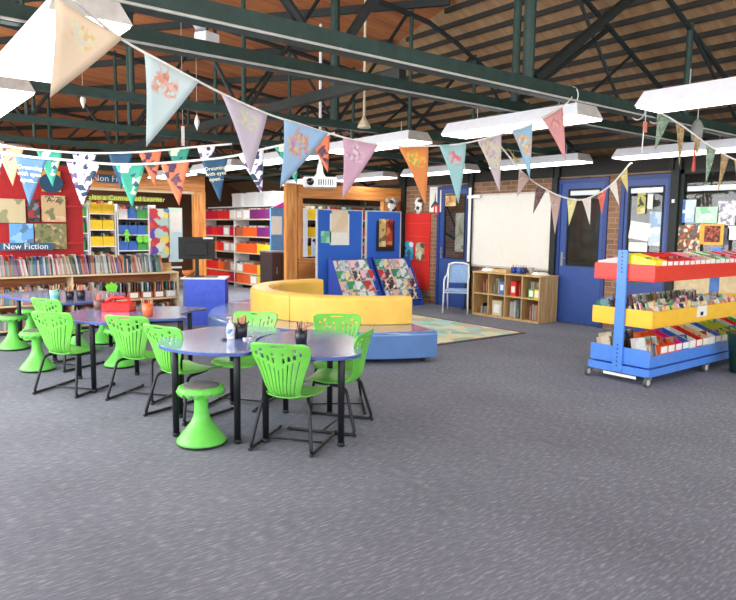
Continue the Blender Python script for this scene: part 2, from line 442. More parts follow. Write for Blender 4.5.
# ------------------------------------------------------------------ fluorescent lights
def light_proto():
    t = thing('ceiling_light', '', 'ceiling light', (0, 0, 0))
    L, w, wt, h = 1.72, .40, .30, .13
    bm = bmesh.new()
    lo = [(-w / 2, 0), (w / 2, 0), (w / 2, L), (-w / 2, L)]; e = (w - wt) / 2
    hi = [(-wt / 2, e), (wt / 2, e), (wt / 2, L - e), (-wt / 2, L - e)]
    a = [bm.verts.new((x, y, .015)) for x, y in lo]; b = [bm.verts.new((x, y, h)) for x, y in hi]
    bm.faces.new(a[::-1]); bm.faces.new(b)
    for i in range(4):
        f = bm.faces.new((a[i], a[(i + 1) % 4], b[(i + 1) % 4], b[i])); f.material_index = 1 if i in (0, 2) else 0
    obj('housing', bm, [lightbody, lightend], t)
    obj('diffuser', B(-w / 2 + .012, w / 2 - .012, .012, L - .012, 0, .014), diff, t)
    obj('hanger', T([(0, .35, h), (0, .35, h + .15)], .006, 6), grey, t); obj('hanger', T([(0, L - .35, h), (0, L - .35, h + .15)], .006, 6), grey, t)
    return t
lp = light_proto(); first = True
rows = [(1.0, 'left row'), (5.3, 'middle row'), (8.62, 'right row by the doors')]
nth = ['nearest', 'second', 'third', 'fourth', 'fifth', 'sixth', 'seventh']
for ri, (x, rl) in enumerate(rows):
    y0 = [3.5, 1.27, 1.27][ri]
    for k in range([5, 6, 6][ri]):
        lb = 'lit white fluorescent ceiling light, %s of the %s' % (nth[k], rl)
        y = y0 + 2.25 * k
        if first: o = lp; lp.location = (x, y, 2.6); o['label'] = lb; first = False
        else: o = dup(lp, (x, y, 2.6), 0, lb)
        o['group'] = 'fluorescent ceiling lights'

# ------------------------------------------------------------------ whiteboard, cubby, pinboards on the glazed wall
t = thing('whiteboard', 'large blank whiteboard on the brick wall above the wooden cubby shelf', 'whiteboard', (WX, 7.99, .9))
bevel(obj('board', B(-.03, -.005, -.92, .92, .0, 1.34), offwhite, t), .003)
fr = bmesh.new()
for q in ((-.95, -.92, -.02, 1.36), (.92, .95, -.02, 1.36), (-.95, .95, 1.34, 1.37), (-.95, .95, -.03, 0)): box(fr, -.04, -.002, *q)
obj('frame', fr, mat('aluminium', (206, 204, 198), .35, .5), t)
obj('pen_tray', B(-.09, -.04, -.9, .9, -.03, -.015), mat('aluminium', (206, 204, 198)), t)
t = thing('wall_bracket', 'white upright rail with short arm at the left edge of the whiteboard', 'wall rail', (WX - .045, 8.985, .95))
obj('rail', B(-.04, 0, -.035, .035, 0, 1.45), white, t); obj('arm', B(-.06, -.04, -.28, .05, 1.24, 1.30), white, t)

def on_wall(name, px0, py0, px1, py1, m, label, cat, off=.006, group=None, tilt=0):
    a = atx(px0, py0, WX - off); b = atx(px1, py1, WX - off)
    yc, zc = (a.y + b.y) / 2, (a.z + b.z) / 2; hw, hh = abs(a.y - b.y) / 2, abs(a.z - b.z) / 2
    o = obj(name, B(-.004, 0, -hw, hw, -hh, hh), m); o.location = (WX - off, yc, zc); o.rotation_euler = (tilt, 0, 0)
    return tag(o, label, cat, group)

rp = obj('pinboard', B(-.03, 0, -.40, .40, 0, 1.62), mat('red_pinboard', (224, 42, 34), .7, var=.04, nscale=40)); rp.location = (WX - .003, 10.56, .3)
tag(rp, 'tall red pinboard on the brick wall beside the far blue door', 'pinboard')
for z in (.62, 1.12, 1.4): obj('seam', B(-.034, -.03, -.40, .40, z, z + .008), mat('red_seam', (240, 90, 80), .6), rp)
# covers used on books / prints
PAL = [(206, 60, 44), (240, 170, 60), (70, 130, 190), (60, 150, 100), (240, 235, 220), (120, 70, 140), (30, 60, 90), (230, 120, 150), (250, 215, 90), (90, 60, 50), (150, 200, 220), (230, 110, 50)]
covers = []
for i in range(18):
    b0 = PAL[(i * 5 + 3) % 12]
    if i % 3: b0 = tuple(int((v + 235 * 2) / 3) for v in b0)
    covers.append(printmat('cover_%d' % i, b0, [tuple(int(v * .6 + 90) for v in PAL[(i + k * 3 + 1) % 12]) for k in range(4)], 13 + i % 4 * 5, .35, .5))
def picture(name, w, h, th, m, parent=None):
    return obj(name, B(-w / 2, w / 2, -th, 0, 0, h), m, parent)
# two books hung on the red board
bk = obj('picture_book', B(-.035, 0, -.13, .13, -.2, .2), printmat('p1', (70, 170, 200), [(240, 240, 240), (30, 90, 120), (40, 140, 180)], 16)); bk.location = (WX - .04, 10.77, 1.11); tag(bk, 'blue picture book displayed on the red pinboard', 'book')
bk = obj('picture_book', B(-.035, 0, -.12, .12, -.19, .19), printmat('p2', (190, 180, 140), [(80, 90, 80), (220, 210, 180), (120, 100, 80)], 16)); bk.location = (WX - .04, 10.42, 1.10); tag(bk, 'olive and cream picture book displayed on the red pinboard', 'book')
# mask above red board
t = thing('wall_mask', 'black and white patterned mask on the brick above the red pinboard', 'mask', (WX, 10.52, 2.08))
bm = bmesh.new(); bmesh.ops.create_icosphere(bm, subdivisions=3, radius=.15)
for v in bm.verts: v.co = Vector((v.co.x * .35 - .04, v.co.y * .8, v.co.z * 1.2))
obj('face', bm, printmat('maskp', (235, 232, 225), [(30, 30, 34), (60, 60, 60), (220, 216, 206)], 22), t, True)
t = thing('wall_mask', 'grey and white ornament on the plywood right of the pine frame', 'ornament', (9.28, 11.03, 2.05))
bm = bmesh.new(); bmesh.ops.create_icosphere(bm, subdivisions=3, radius=.15)
for v in bm.verts: v.co = Vector((v.co.x * .8, v.co.y * .35 - .05, v.co.z * 1.3 + .02 * math.sin(v.co.x * 40)))
obj('face', bm, printmat('maskp2', (225, 222, 215), [(70, 70, 78), (150, 140, 140), (40, 40, 44)], 20), t, True)
for s in (-1, 1):
    bm = bmesh.new(); bmesh.ops.create_icosphere(bm, subdivisions=2, radius=.06, matrix=Matrix.Translation((s * .12, -.04, .13))); obj('tuft', bm, mat('grey_tuft', (150, 146, 146), .8), t, True)
pst = on_wall('poster', 430, 187, 441, 212, paper, 'white poster with dark tower drawing above the fire sign', 'poster', .02)
bm = bmesh.new(); prism(bm, [(-.13, 0), (-.02, .12), (0, .3), (.02, .12), (.13, 0), (.1, -.03), (0, .04), (-.1, -.03)], 0, .002)
q = obj('drawing', bm, mat('dark_green_ink', (52, 70, 62), .8), pst); q.rotation_euler = (PI / 2, 0, -PI / 2); q.location = (-.005, 0, -.15)
fs = on_wall('fire_sign', 434, 205, 438.5, 214, redm, 'small red and white fire equipment sign on the brick column', 'sign', .03)
obj('symbol', B(-.008, -.004, -.02, .02, -.06, .06), white, fs)
pst = on_wall('poster', 445.5, 194, 456, 206, printmat('p3', (214, 170, 110), [(190, 120, 70), (236, 210, 160)], 18), 'tan poster at the top of the far blue door', 'poster', .014)
on_wall('poster', 456, 213, 466, 252, printmat('p4', (196, 188, 160), [(160, 150, 120), (210, 205, 190)], 12), 'pale notice behind the glass of the far blue door', 'poster', -.02)
# papers on the right-hand door
on_wall('paper_sheet', 630, 222, 649, 240, paper, 'white sheet taped crookedly to the glass of the right door', 'paper', .02, tilt=rad(8))
on_wall('paper_sheet', 629, 242, 647, 252, paper, 'white sheet at the bottom of the right door glass, below the crooked one', 'paper', .012)
on_wall('poster', 650, 212, 661, 246, printmat('p5', (206, 222, 236), [(160, 190, 220), (236, 240, 246), (190, 150, 150)], 7), 'pale blue tall poster on the right door glass', 'poster', .012)
on_wall('poster', 638, 193, 645, 214, printmat('p6', (196, 190, 110), [(60, 70, 40), (226, 216, 150)], 20), 'narrow olive bookmark style poster at the top of the right door glass', 'poster', .012)
on_wall('poster', 648, 194, 652.5, 209, paper, 'thin white card at the top of the right door glass', 'poster', .012)
# posters on the big window
po = on_wall('poster', 678.5, 200, 695, 222.5, printmat('p7', (216, 230, 246), [(236, 240, 250), (190, 214, 240)], 14), 'white poster with two blue squares on the window beside the column', 'poster')
for z in (-.10, .09): obj('blue_square', B(-.008, -.004, .02, .15, z - .07, z + .07), mat('mid_blue', (70, 120, 200), .6), po)
on_wall('poster', 695, 207, 718, 223, printmat('p8', (192, 232, 202), [(150, 214, 170), (216, 240, 220), (170, 220, 190)], 9), 'pale green map poster on the window', 'poster')
on_wall('poster', 718.5, 201, 735, 225, printmat('p9', (236, 234, 238), [(206, 204, 210), (160, 150, 170)], 34, frac=.35), 'white dotted poster on the window, right of the green map', 'poster')
po = on_wall('framed_picture', 700.5, 224, 723, 245, mat('amber_frame', (246, 178, 58), .5), 'amber picture with small dark red image in the window', 'picture', .03)
obj('image', B(-.008, -.004, -.12, .1, -.11, .12), printmat('p10', (150, 60, 40), [(90, 40, 30), (200, 90, 50), (60, 40, 40)], 50), po)
on_wall('book_display', 679, 225, 699.5, 251, printmat('p11', (120, 84, 56), [(220, 190, 120), (90, 110, 130), (200, 90, 60), (230, 220, 200)], 34), 'collage of small book covers in the window left of the amber picture', 'poster', .02)
on_wall('poster', 728, 226, 737, 240, paper, 'white sheet at the right edge of the window', 'poster', .02)
on_wall('poster', 724, 228, 728, 252, printmat('p12', (90, 90, 110), [(60, 64, 80), (150, 150, 170)], 20), 'dark narrow poster right of the amber picture', 'poster', .02)

# cubby shelf
def cubby():
    t = thing('cubby_shelf', 'low birch cubby shelf with eight compartments under the whiteboard', 'shelf', (9.12, 6.88, 0))
    W, D, H = 1.53, .50, .79; th = .024
    f = bmesh.new()
    box(f, 0, D, 0, th, 0, H); box(f, 0, D, W - th, W, 0, H)
    bevel(obj('side_panel', B(0, D, 0, th, .0, H), birchz, t), .002); bevel(obj('side_panel', B(0, D, W - th, W, .0, H), birchz, t), .002); f.free()
    bevel(obj('top_board', B(-.01, D + .01, -.01, W + .01, H, H + .024), birch, t), .003)
    obj('bottom_board', B(.0, D, th, W - th, .0, .035), birch, t)
    obj('shelf', B(.0, D, th, W - th, .40, .424), birch, t)
    for k in (1, 2, 3):
        y = W * k / 4; obj('divider', B(.004, D, y - th / 2, y + th / 2, .035, H), birchz, t)
    obj('back_panel', B(D - .01, D, th, W - th, .035, H), birch, t)
    return t
cubby()

# ------------------------------------------------------------------ books
PM = mat('book_pages', (236, 228, 206), .8)
BCOL = {'red': (190, 44, 40), 'orange': (226, 128, 60), 'yellow': (240, 206, 90), 'green': (70, 128, 84), 'teal': (50, 120, 126), 'blue': (56, 96, 160), 'navy': (40, 50, 80),
        'white': (232, 230, 222), 'cream': (226, 206, 166), 'pink': (222, 130, 150), 'purple': (120, 80, 130), 'brown': (110, 74, 54), 'black': (38, 38, 42), 'grey': (140, 140, 140)}
BCOL = {k: tuple(int(c * .80) for c in v) for k, v in BCOL.items()}
BMAT = {k: printmat('book_' + k, v, [v, tuple(min(255, int(c * .72 + 70)) for c in v), v, tuple(int(c * .8) for c in v)], 7, .4, .7) for k, v in BCOL.items()}
BMESH = {}
def book(th, d, h, colr, name='book'):
    """spine at local y=0 facing -Y, thickness along X, standing on z=0"""
    key = (round(th, 3), round(d, 2), round(h, 2))
    if key not in BMESH:
        th, d, h = key
        bm = bmesh.new()
        c = .002
        box(bm, 0, c, 0, d, 0, h); box(bm, th - c, th, 0, d, 0, h); box(bm, c, th - c, 0, c, 0, h)
        box(bm, c, th - c, c, d - .004, .003, h - .004, mi=1)
        me = bpy.data.meshes.new('book'); bmesh.ops.recalc_face_normals(bm, faces=bm.faces[:]); bm.to_mesh(me); bm.free()
        me.materials.append(BMAT['red']); me.materials.append(PM); BMESH[key] = me
    o = bpy.data.objects.new(name, BMESH[key]); COL.objects.link(o)
    o.material_slots[0].link = 'OBJECT'; o.material_slots[0].material = BMAT[colr] if isinstance(colr, str) else colr
    return o
def row(x0, x1, y, z, where, group, cols, th=(.012, .04), h=(.2, .29), d=.2, lean=.12, rz=0, origin=None, gap=.002, shape='book'):
    """a row of standing books along local X; origin=(x,y,rz) frame"""
    x = x0; runlean = R.uniform(-lean, lean); n = 0; out = []
    M = Matrix.Translation((x0, y, z)) if origin is None else origin
    while x < x1:
        w = R.choice([.014, .02, .026, .034, .04]); w = min(max(w, th[0]), th[1]); hh = R.choice([.2, .22, .24, .26, .28, .3]); hh = h[0] + (hh - .2) / .1 * (h[1] - h[0])
        if n % 7 == 0:
            nl = R.uniform(-lean, lean)
            if nl * runlean < 0: nl = -nl
            runlean = nl
        c = R.choice(cols); b = book(w, d, hh, c)
        a = runlean
        lx = x + (0 if a >= 0 else hh * math.sin(-a) * 0)
        zz = w * math.sin(-a) if a < 0 else 0
        L = Matrix.Translation((lx, R.uniform(0, .015), 0.001 + max(0, w * math.sin(a)) )) @ Matrix.Rotation(a, 4, 'Y')
        if origin is None: b.matrix_world = Matrix.Translation((0, y, z)) @ L
        else: b.matrix_world = origin @ L
        tag(b, '%s-spined %s, %s' % (c, shape, where), 'book', group)
        x += w / math.cos(a) + gap; n += 1; out.append(b)
    return out
ALLC = ['orange', 'white', 'cream', 'blue', 'navy', 'green', 'grey', 'red', 'white', 'teal', 'cream', 'pink', 'brown', 'purple', 'grey', 'white']

# front bookcase on the left
BX0, BX1, BY, BD = .9, 4.22, 10.42, .34
t = thing('bookcase', 'long low pale wood bookcase behind the green chairs, open shelves', 'bookcase', (BX0, BY, 0)); L = BX1 - BX0
obj('top_board', B(0, L, -.01, BD, .815, .84), shelfwood, t); obj('shelf', B(.02, L - .02, 0, BD, .40, .425), shelfwood, t); obj('shelf', B(.02, L - .02, 0, BD, .05, .075), shelfwood, t)
for x in (0, L / 2, L - .02): obj('side_panel', B(x, x + .02, .004, BD, 0, .815), shelfwood, t)
obj('back_panel', B(.02, L - .02, BD - .012, BD, .075, .815), brownwood, t)
obj('kickboard', B(.02, L - .02, .03, .05, 0, .05), darksteel, t)
row(1.1, 3.95, BY + .03, .84, 'standing on top of the long low bookcase', 'books standing on top of the low bookcase', ALLC, th=(.010, .026), h=(.22, .30), lean=.22)
row(1.0, 2.5, BY + .03, .425, 'in the middle row of the long low bookcase', 'books in the middle row of the low bookcase', ALLC, h=(.2, .28), lean=.22)
row(2.62, 3.0, BY + .03, .425, 'in the middle row of the long low bookcase', 'books in the middle row of the low bookcase', ALLC, h=(.2, .28), lean=.15)
row(1.0, 2.5, BY + .03, .075, 'in the bottom row of the long low bookcase', 'books in the bottom row of the low bookcase', ALLC + ['orange'], h=(.2, .26), lean=.1)
row(2.62, 4.1, BY + .03, .075, 'in the bottom row of the long low bookcase', 'books in the bottom row of the low bookcase', ALLC, h=(.2, .26), lean=.1)

# storage tubs with books
def tubmesh(w, d, h, lowf=.6):
    bm = bmesh.new(); c = .004
    f = [(0, 0), (w, 0), (w, d), (0, d)]
    # floor + four walls with a dropped front
    box(bm, 0, w, 0, d, 0, c); box(bm, 0, w, 0, c, c, h * lowf); box(bm, 0, w, d - c, d, c, h)
    for x in (0, w - c):
        vs = [bm.verts.new(p) for p in ((x, c, c), (x, d - c, c), (x, d - c, h), (x, c, h * lowf), (x + c, c, c), (x + c, d - c, c), (x + c, d - c, h), (x + c, c, h * lowf))]
        for q in ((0, 1, 2, 3), (7, 6, 5, 4), (0, 4, 5, 1), (1, 5, 6, 2), (2, 6, 7, 3), (3, 7, 4, 0)): bm.faces.new([vs[i] for i in q])
    return bm
TUB = {}
TCOL = {'red': (226, 44, 40), 'crimson': (206, 28, 62), 'orange': (238, 98, 40), 'yellow': (244, 208, 40), 'bright yellow': (252, 232, 50), 'green': (70, 178, 72), 'dark green': (40, 140, 70), 'blue': (60, 110, 196), 'purple': (122, 44, 116), 'magenta': (228, 40, 130), 'pink': (240, 150, 176), 'clear': (206, 196, 188), 'brown': (176, 96, 64), 'tan': (230, 196, 140), 'lime': (190, 200, 60), 'white': (236, 234, 226)}
TM = {k: mat('tub_' + k.replace(' ', '_'), v, .35, var=.03) for k, v in TCOL.items()}
def tub(w, d, h, c, M, label, group, lowf=.6, lab=True, name='storage_tub'):
    key = (round(w, 3), d, h, lowf)
    if key not in TUB:
        o = obj('tub_body', tubmesh(*key), TM['red']); TUB[key] = o.data; bpy.data.objects.remove(o)
    o = bpy.data.objects.new(name, TUB[key]); COL.objects.link(o); o.material_slots[0].link = 'OBJECT'; o.material_slots[0].material = TM[c]
    o.matrix_world = M; tag(o, label, 'tub', group)
    if lab:
        k2 = ('lab', round(w, 3), h, lowf)
        if k2 not in TUB:
            q = obj('paper_label', B(w * .15, w * .85, -.003, -.0005, h * lowf * .15, h * lowf * .85), paper); TUB[k2] = q.data; bpy.data.objects.remove(q)
        q = bpy.data.objects.new('paper_label', TUB[k2]); COL.objects.link(q); q.parent = o
    return o
def fillbooks(w, d, h, M, where, group, cols, n=3, bw=.02, dd=None):
    for i in range(n):
        x = .012 + (w - .03 - bw) * i / max(1, n - 1)
        c = R.choice(cols); b = book(bw, dd or d - .03, h, c)
        b.matrix_world = M @ Matrix.Translation((x, .012, .006)) @ Matrix.Rotation(R.uniform(0, .06), 4, 'Y')
        tag(b, '%s-spined book, %s' % (c, where), 'book', group)
def I(x, y, z, r=0): return Matrix.Translation((x, y, z)) @ Matrix.Rotation(r, 4, 'Z')
for i, x in enumerate((3.17, 3.39, 3.60, 3.80, 4.0)):
    c = ['brown', 'brown', 'brown', 'brown', 'clear'][i]
    M = I(x, BY + .01, .426); lb = 'labelled %s tub on the middle shelf of the low bookcase' % ('reddish-brown' if c == 'brown' else 'clear')
    tub(.18, .28, .2, c, M, lb, 'tubs on the middle shelf of the low bookcase', .55)
    fillbooks(.18, .28, .25, M, 'in a tub on the low bookcase', 'books in tubs on the low bookcase', ['white', 'teal', 'brown', 'cream', 'navy', 'orange'], 4)
# green cut-out figure on the shelf between book rows
def figure(x, y, z, s, m, label, cat='paper figure', legs=True):
    bm = bmesh.new()
    pts = [(-.5, 0), (-.15, 0), (-.1, .9), (.1, .9), (.15, 0), (.5, 0), (.38, 1.1), (.42, 1.75), (.9, 1.3), (1.0, 1.5), (.45, 2.25), (.18, 2.35), (-.18, 2.35), (-.45, 2.25), (-1.0, 1.5), (-.9, 1.3), (-.42, 1.75), (-.38, 1.1)] if legs else \
          [(-.5, 0), (.5, 0), (.62, 1.2), (.8, 1.9), (.62, 1.9), (.6, 2.25), (.3, 2.05), (0, 2.4), (-.3, 2.05), (-.6, 2.25), (-.62, 1.9), (-.8, 1.9), (-.62, 1.2)]
    prism(bm, [(p[0] * s, p[1] * s) for p in pts], 0, .006)
    o = obj('paper_figure', bm, m); o.location = (x, y, z); o.rotation_euler = (PI / 2, 0, 0); tag(o, label, cat)
    if legs:
        b2 = bmesh.new(); prism(b2, [(.4 * s * math.cos(k * PI / 8), 2.65 * s + .4 * s * math.sin(k * PI / 8)) for k in range(16)], 0, .006); obj('head', b2, m, o)
    return o
lime = mat('lime_card', (130, 232, 70), .6)
figure(3.13, BY - .012, .43, .12, lime, 'bright green crown-topped card cut-out on the low bookcase', 'card cut-out', False)

# open wooden book stand and papers at the right end of the bookcase top
t = thing('book_stand', 'pale wooden sloping book stand on the right end of the low bookcase', 'book stand', (4.0, BY + .1, .841), rad(-20))
obj('slope', B(-.13, .13, -.01, .01, 0, .2, M=Matrix.Rotation(rad(-50), 4, 'X')), birch, t); obj('base', B(-.13, .13, -.02, .2, 0, .015), birch, t)

# ------------------------------------------------------------------ red fiction display behind the bookcase
t = thing('display_stand', 'tall red display stand with posters behind the low bookcase at far left', 'display stand', (1.0, 11.2, 0))
redboard = mat('red_display_board', (176, 26, 30), .6)
obj('panel', B(-.3, 1.95, 0, .05, 0, 2.5), redboard, t)
for z in (1.86, 1.28, .98): obj('ledge', B(-.3, 1.95, -.06, 0, z, z + .025), mat('red_ledge', (190, 40, 44), .5), t)
obj('base', B(-.3, 1.95, -.12, .2, 0, .08), darksteel, t)
def on_display(px0, py0, px1, py1, m, lb, cat='poster', y=11.13):
    a = aty(px0, py0, y); b = aty(px1, py1, y)
    o = obj('poster', B(-(b.x - a.x) / 2, (b.x - a.x) / 2, 0, .008, -(a.z - b.z) / 2, (a.z - b.z) / 2), m); o.location = ((a.x + b.x) / 2, y, (a.z + b.z) / 2); return tag(o, lb, cat)
beige = (206, 190, 150)
o = on_display(-12, 198, 26, 223, printmat('d1', beige, [(150, 150, 110), (220, 205, 170), (120, 110, 80)], 14, frac=.3), 'beige landscape picture poster at far left of the red display')
o = on_display(27, 199, 40, 222, printmat('d2', (70, 70, 70), [(130, 130, 130), (170, 50, 46), (40, 44, 50)], 24), 'small dark poster on the red display')
o = on_display(41, 195, 66, 222, printmat('d3', (208, 176, 130), [(130, 130, 90), (220, 196, 150)], 22, frac=.3), 'tan poster headed A-Z on the red display')
a = aty(54, 200, 11.13); text('A-Z', .12, mat('ink', (40, 36, 34), .8), o, (0, -.004, a.z - o.location.z), (PI / 2, 0, 0))
on_display(9, 223.5, 34, 243, printmat('d4', (110, 170, 224), [(90, 130, 170), (150, 200, 236), (120, 130, 130)], 18), 'blue sky photograph in the lower row of the red display')
on_display(34.5, 223.5, 67, 249, printmat('d5', (130, 130, 84), [(170, 140, 100), (90, 110, 70), (190, 170, 130)], 30), 'green and brown foliage picture in the lower row of the red display')
o = on_display(41, 170, 61, 192, mat('mustard_card', (226, 168, 60), .6), 'mustard square poster with round navy emblem at the top of the red display')
bm = bmesh.new(); prism(bm, [(.17 * math.cos(k * PI / 16), .15 * math.sin(k * PI / 16)) for k in range(32)], 0, .004)
q = obj('emblem', bm, mat('navy_ink', (34, 76, 104), .6), o); q.rotation_euler = (PI / 2, 0, 0); q.location = (0, -.002, -.03)
tealsign = mat('teal_sign', (44, 96, 124), .5)
def sign(px0, py0, px1, py1, y, s, size, m, ink, lb):
    a = aty(px0, py0, y); b = aty(px1, py1, y)
    o = obj('sign', B(-(b.x - a.x) / 2, (b.x - a.x) / 2, 0, .012, -(a.z - b.z) / 2, (a.z - b.z) / 2), m); o.location = ((a.x + b.x) / 2, y, (a.z + b.z) / 2); tag(o, lb, 'sign')
    text(s, size, ink, o, (0, -.003, 0), (PI / 2, 0, 0)); return o
sign(-2, 243, 53, 250, 11.04, 'New Fiction', .125, tealsign, white, 'teal New Fiction sign on the red display')

# ------------------------------------------------------------------ pine partition on the left and its signs
PY = 15.5
def pinepart(name, parent, *b, m=pine): return bevel(obj(name, B(*b), m, parent), .006)
t = thing('timber_frame', 'orange pine post and beam frame before the yellow and green tub shelves', 'timber frame', (0, PY, 0))
pinepart('beam', t, 2.2, 7.0, 0, .12, 2.42, 2.86); pinepart('post', t, 6.70, 7.0, -.02, .14, 0, 2.42, m=pinez); pinepart('post', t, 2.2, 2.4, -.02, .14, 0, 2.42, m=pinez)
obj('trim', B(2.4, 6.70, -.02, .02, 2.36, 2.42), shelfwood, t)
sign(97, 174, 131, 184, PY - .03, 'Non Fiction', .20, tealsign, white, 'teal Non Fiction sign on the left pine beam')
o = sign(92, 195, 162, 202, PY + .3, 'also a Connected Learner', .17, mat('olive_sign', (160, 172, 60), .6), mat('lime_ink', (226, 246, 120), .6), 'long olive banner reading also a Connected Learner over the yellow tubs')
# back shelves with tubs
SY = 16.6
def backshelf(x0, x1, zs, y, label, m=white, d=.4, h=2.1):
    t = thing('tub_shelf', label, 'shelf', (x0, y, 0)); L = x1 - x0
    for z in zs: obj('shelf', B(0.02, L - .02, 0, d, z - .025, z), m, t)
    for x in (0, L - .02): obj('side_panel', B(x, x + .02, 0, d, 0, h), m, t)
    obj('back_panel', B(0.02, L - .02, d - .01, d, 0, h), mat('shelf_back', (110, 116, 100), .7), t); return t
zsL = [.55, .97, 1.39, 1.78]
backshelf(3.98, 4.50, zsL, SY, 'narrow white shelf of green tubs, leftmost behind the pine frame')
backshelf(4.52, 5.14, [z + .0 for z in (.62, 1.07, 1.47, 1.86)], SY, 'white shelf of yellow tubs behind the pine frame')
backshelf(5.18, 6.15, [.55, .96, 1.35, 1.75], SY, 'white shelf of blue and green tubs behind the pine frame')
def fill(x0, x1, y, z, w, cs, where, group, d=.34, h=.27, lowf=.85, hb=.3, nb=3, r=0, step=None, lab=False, bc=('white', 'cream', 'navy', 'teal', 'red', 'black')):
    x = x0; i = 0
    while x + w <= x1 + .01:
        c = cs[i % len(cs)]
        if c:
            M = I(x, y, z + .001) if r == 0 else I(y, x, z + .001, r)
            tub(w, d, h, c, M, '%s tub %s' % (c, where), group, lowf, lab)
            if nb: fillbooks(w, d, hb, M, 'in a %s tub %s' % (c, where), group + ' books', list(bc), nb, .025)
        x += w + .012; i += 1
for z, nm in zip(zsL, ('lowest', 'third', 'second', 'top')): fill(4.02, 4.47, SY + .01, z, .4, ['green' if z > 1.5 else 'dark green'], 'on the %s shelf of the narrow green-tub unit' % nm, 'green tubs behind the pine frame', nb=0 if z > 1.5 else 3)
for z, nm in zip((.62, 1.07, 1.47, 1.86), ('lowest', 'third', 'second', 'top')): fill(4.55, 5.12, SY + .01, z, .27, ['yellow', 'yellow'], 'on the %s shelf of the yellow-tub unit' % nm, 'yellow tubs behind the pine frame', nb=2)
for z, cs, nm in zip((.55, .96, 1.35, 1.75), (['blue', 'blue', 'green', 'green'], ['blue', 'blue', 'green', 'green'], ['blue', 'blue', 'blue', 'green'], ['white', 'blue', 'green', 'green']), ('lowest', 'third', 'second', 'top')):
    fill(5.22, 6.14, SY + .01, z, .215, cs, 'on the %s shelf of the blue-and-green unit' % nm, 'tubs on the blue-and-green shelf', nb=2)
a = aty(127, 242, SY - .1); figure(a.x, SY - .1, a.z, .105, lime, 'bright green paper person hanging before the blue and green tubs')
for px, lb in ((140, 'left of two small green paper discs below the paper person'), (146, 'right of two small green paper discs below the paper person')):
    a = aty(px, 239, SY - .08); bm = bmesh.new(); prism(bm, [(.09 * math.cos(k * PI / 10), .09 * math.sin(k * PI / 10)) for k in range(20)], 0, .006); o = obj('paper_disc', bm, lime); o.location = a; o.rotation_euler = (PI / 2, 0, 0); tag(o, lb, 'paper disc')
a = aty(132, 212, SY - .1); figure(a.x, SY - .12, a.z - .05, .08, mat('blue_card', (70, 140, 190), .6), 'blue paper figure above the top row of blue tubs', 'paper figure', False)
# painting board and white board
a = aty(151, 258, 13.2); b = aty(169, 209, 13.2)
o = obj('painting', B(0, b.x - a.x, 0, .03, 0, b.z - a.z), printmat('paint1', (190, 224, 214), [(236, 90, 80), (250, 230, 110), (120, 80, 190), (90, 150, 220), (230, 240, 220), (220, 70, 70)], 11, frac=.75)); o.location = a; tag(o, 'bright colourful painted panel left of the monitor', 'painting')
a = aty(169.5, 262, 13.2); b = aty(182, 208, 13.2)
o = obj('notice_board', B(0, b.x - a.x, 0, .03, 0, b.z - a.z), printmat('paint2', (220, 240, 226), [(200, 232, 240), (240, 240, 180)], 3)); o.location = a; tag(o, 'pale green board with white sheets beside the colourful painting', 'board')
obj('sheet', B(.04, b.x - a.x - .02, -.006, 0, .62, 1.02), paper, o)
# stand posts for those boards
for o_, nm in ((o, 1),): pass
t = thing('easel_frame', 'white frame holding the painting and the pale board', 'stand', (a.x - .02, 13.24, 0))
obj('post', B(-.38, -.35, 0, .03, 0, 2.0), white, t); obj('rail', B(-.35, .3, 0, .03, .7, .74), white, t); obj('foot', B(-.5, -.2, -.15, .2, 0, .03), white, t)

# ------------------------------------------------------------------ rainbow shelf
RX = 7.96
t = thing('tub_shelf', 'long white shelf of red, orange, purple and yellow tubs between the pine posts', 'shelf', (RX, 13.86, 0))
for z in (.12, .40, .92, 1.34, 1.78): obj('shelf', B(0, .45, .02, 4.0, z - .03, z), shelfwood, t)
for y in (0, 2.0, 4.0): obj('side_panel', B(.0, .45, y - .0, y + .02, 0, 2.0 if y else 2.06), white, t)
obj('back_panel', B(.44, .46, .02, 4.0, 0, 2.06), darksteel, t)
for y in (.4, 1.5, 2.6, 3.7): obj('foot', B(.02, .4, y, y + .1, 0, .09), darksteel, t)
def rain(z, cs, nm, **k):      # tubs facing -X; placed from the near end (small y) to the far end
    y = 13.9; i = 0; w = .36
    while y + w < 17.85:
        c = cs[i % len(cs)]
        M = Matrix.Translation((RX + .01, y + w, z + .001)) @ Matrix.Rotation(-PI / 2, 4, 'Z')
        tub(w, .38, .28, c, M, '%s tub on the %s shelf of the long rainbow unit' % (c, nm), 'tubs on the rainbow shelf', .82, c in ('clear', 'white'))
        fillbooks(w, .38, .26, M, 'in a %s tub on the %s shelf of the rainbow unit' % (c, nm), 'books in tubs on the rainbow shelf', ['white', 'cream', 'red', 'brown', 'grey'], 3, .025)
        y += w + .015; i += 1
rain(1.78, ['purple', 'purple', 'purple', 'white', 'clear', 'white', 'red', 'red', 'crimson', 'crimson'], 'top')
rain(1.34, ['purple', 'purple', 'orange', 'orange', 'brown', 'crimson', 'clear', 'crimson', 'red', 'crimson'], 'second')
rain(.92, ['yellow', 'yellow', 'orange', 'orange', 'orange', 'clear', 'clear', 'red', 'orange', 'orange'], 'third')
rain(.40, ['yellow', 'yellow', 'orange', 'orange', 'clear', 'clear', 'brown', 'orange', 'red', 'red'], 'fourth')
rain(.12, ['yellow', 'yellow', 'clear', 'orange', 'orange', 'crimson', 'red', 'red', 'red', 'red'], 'lowest')
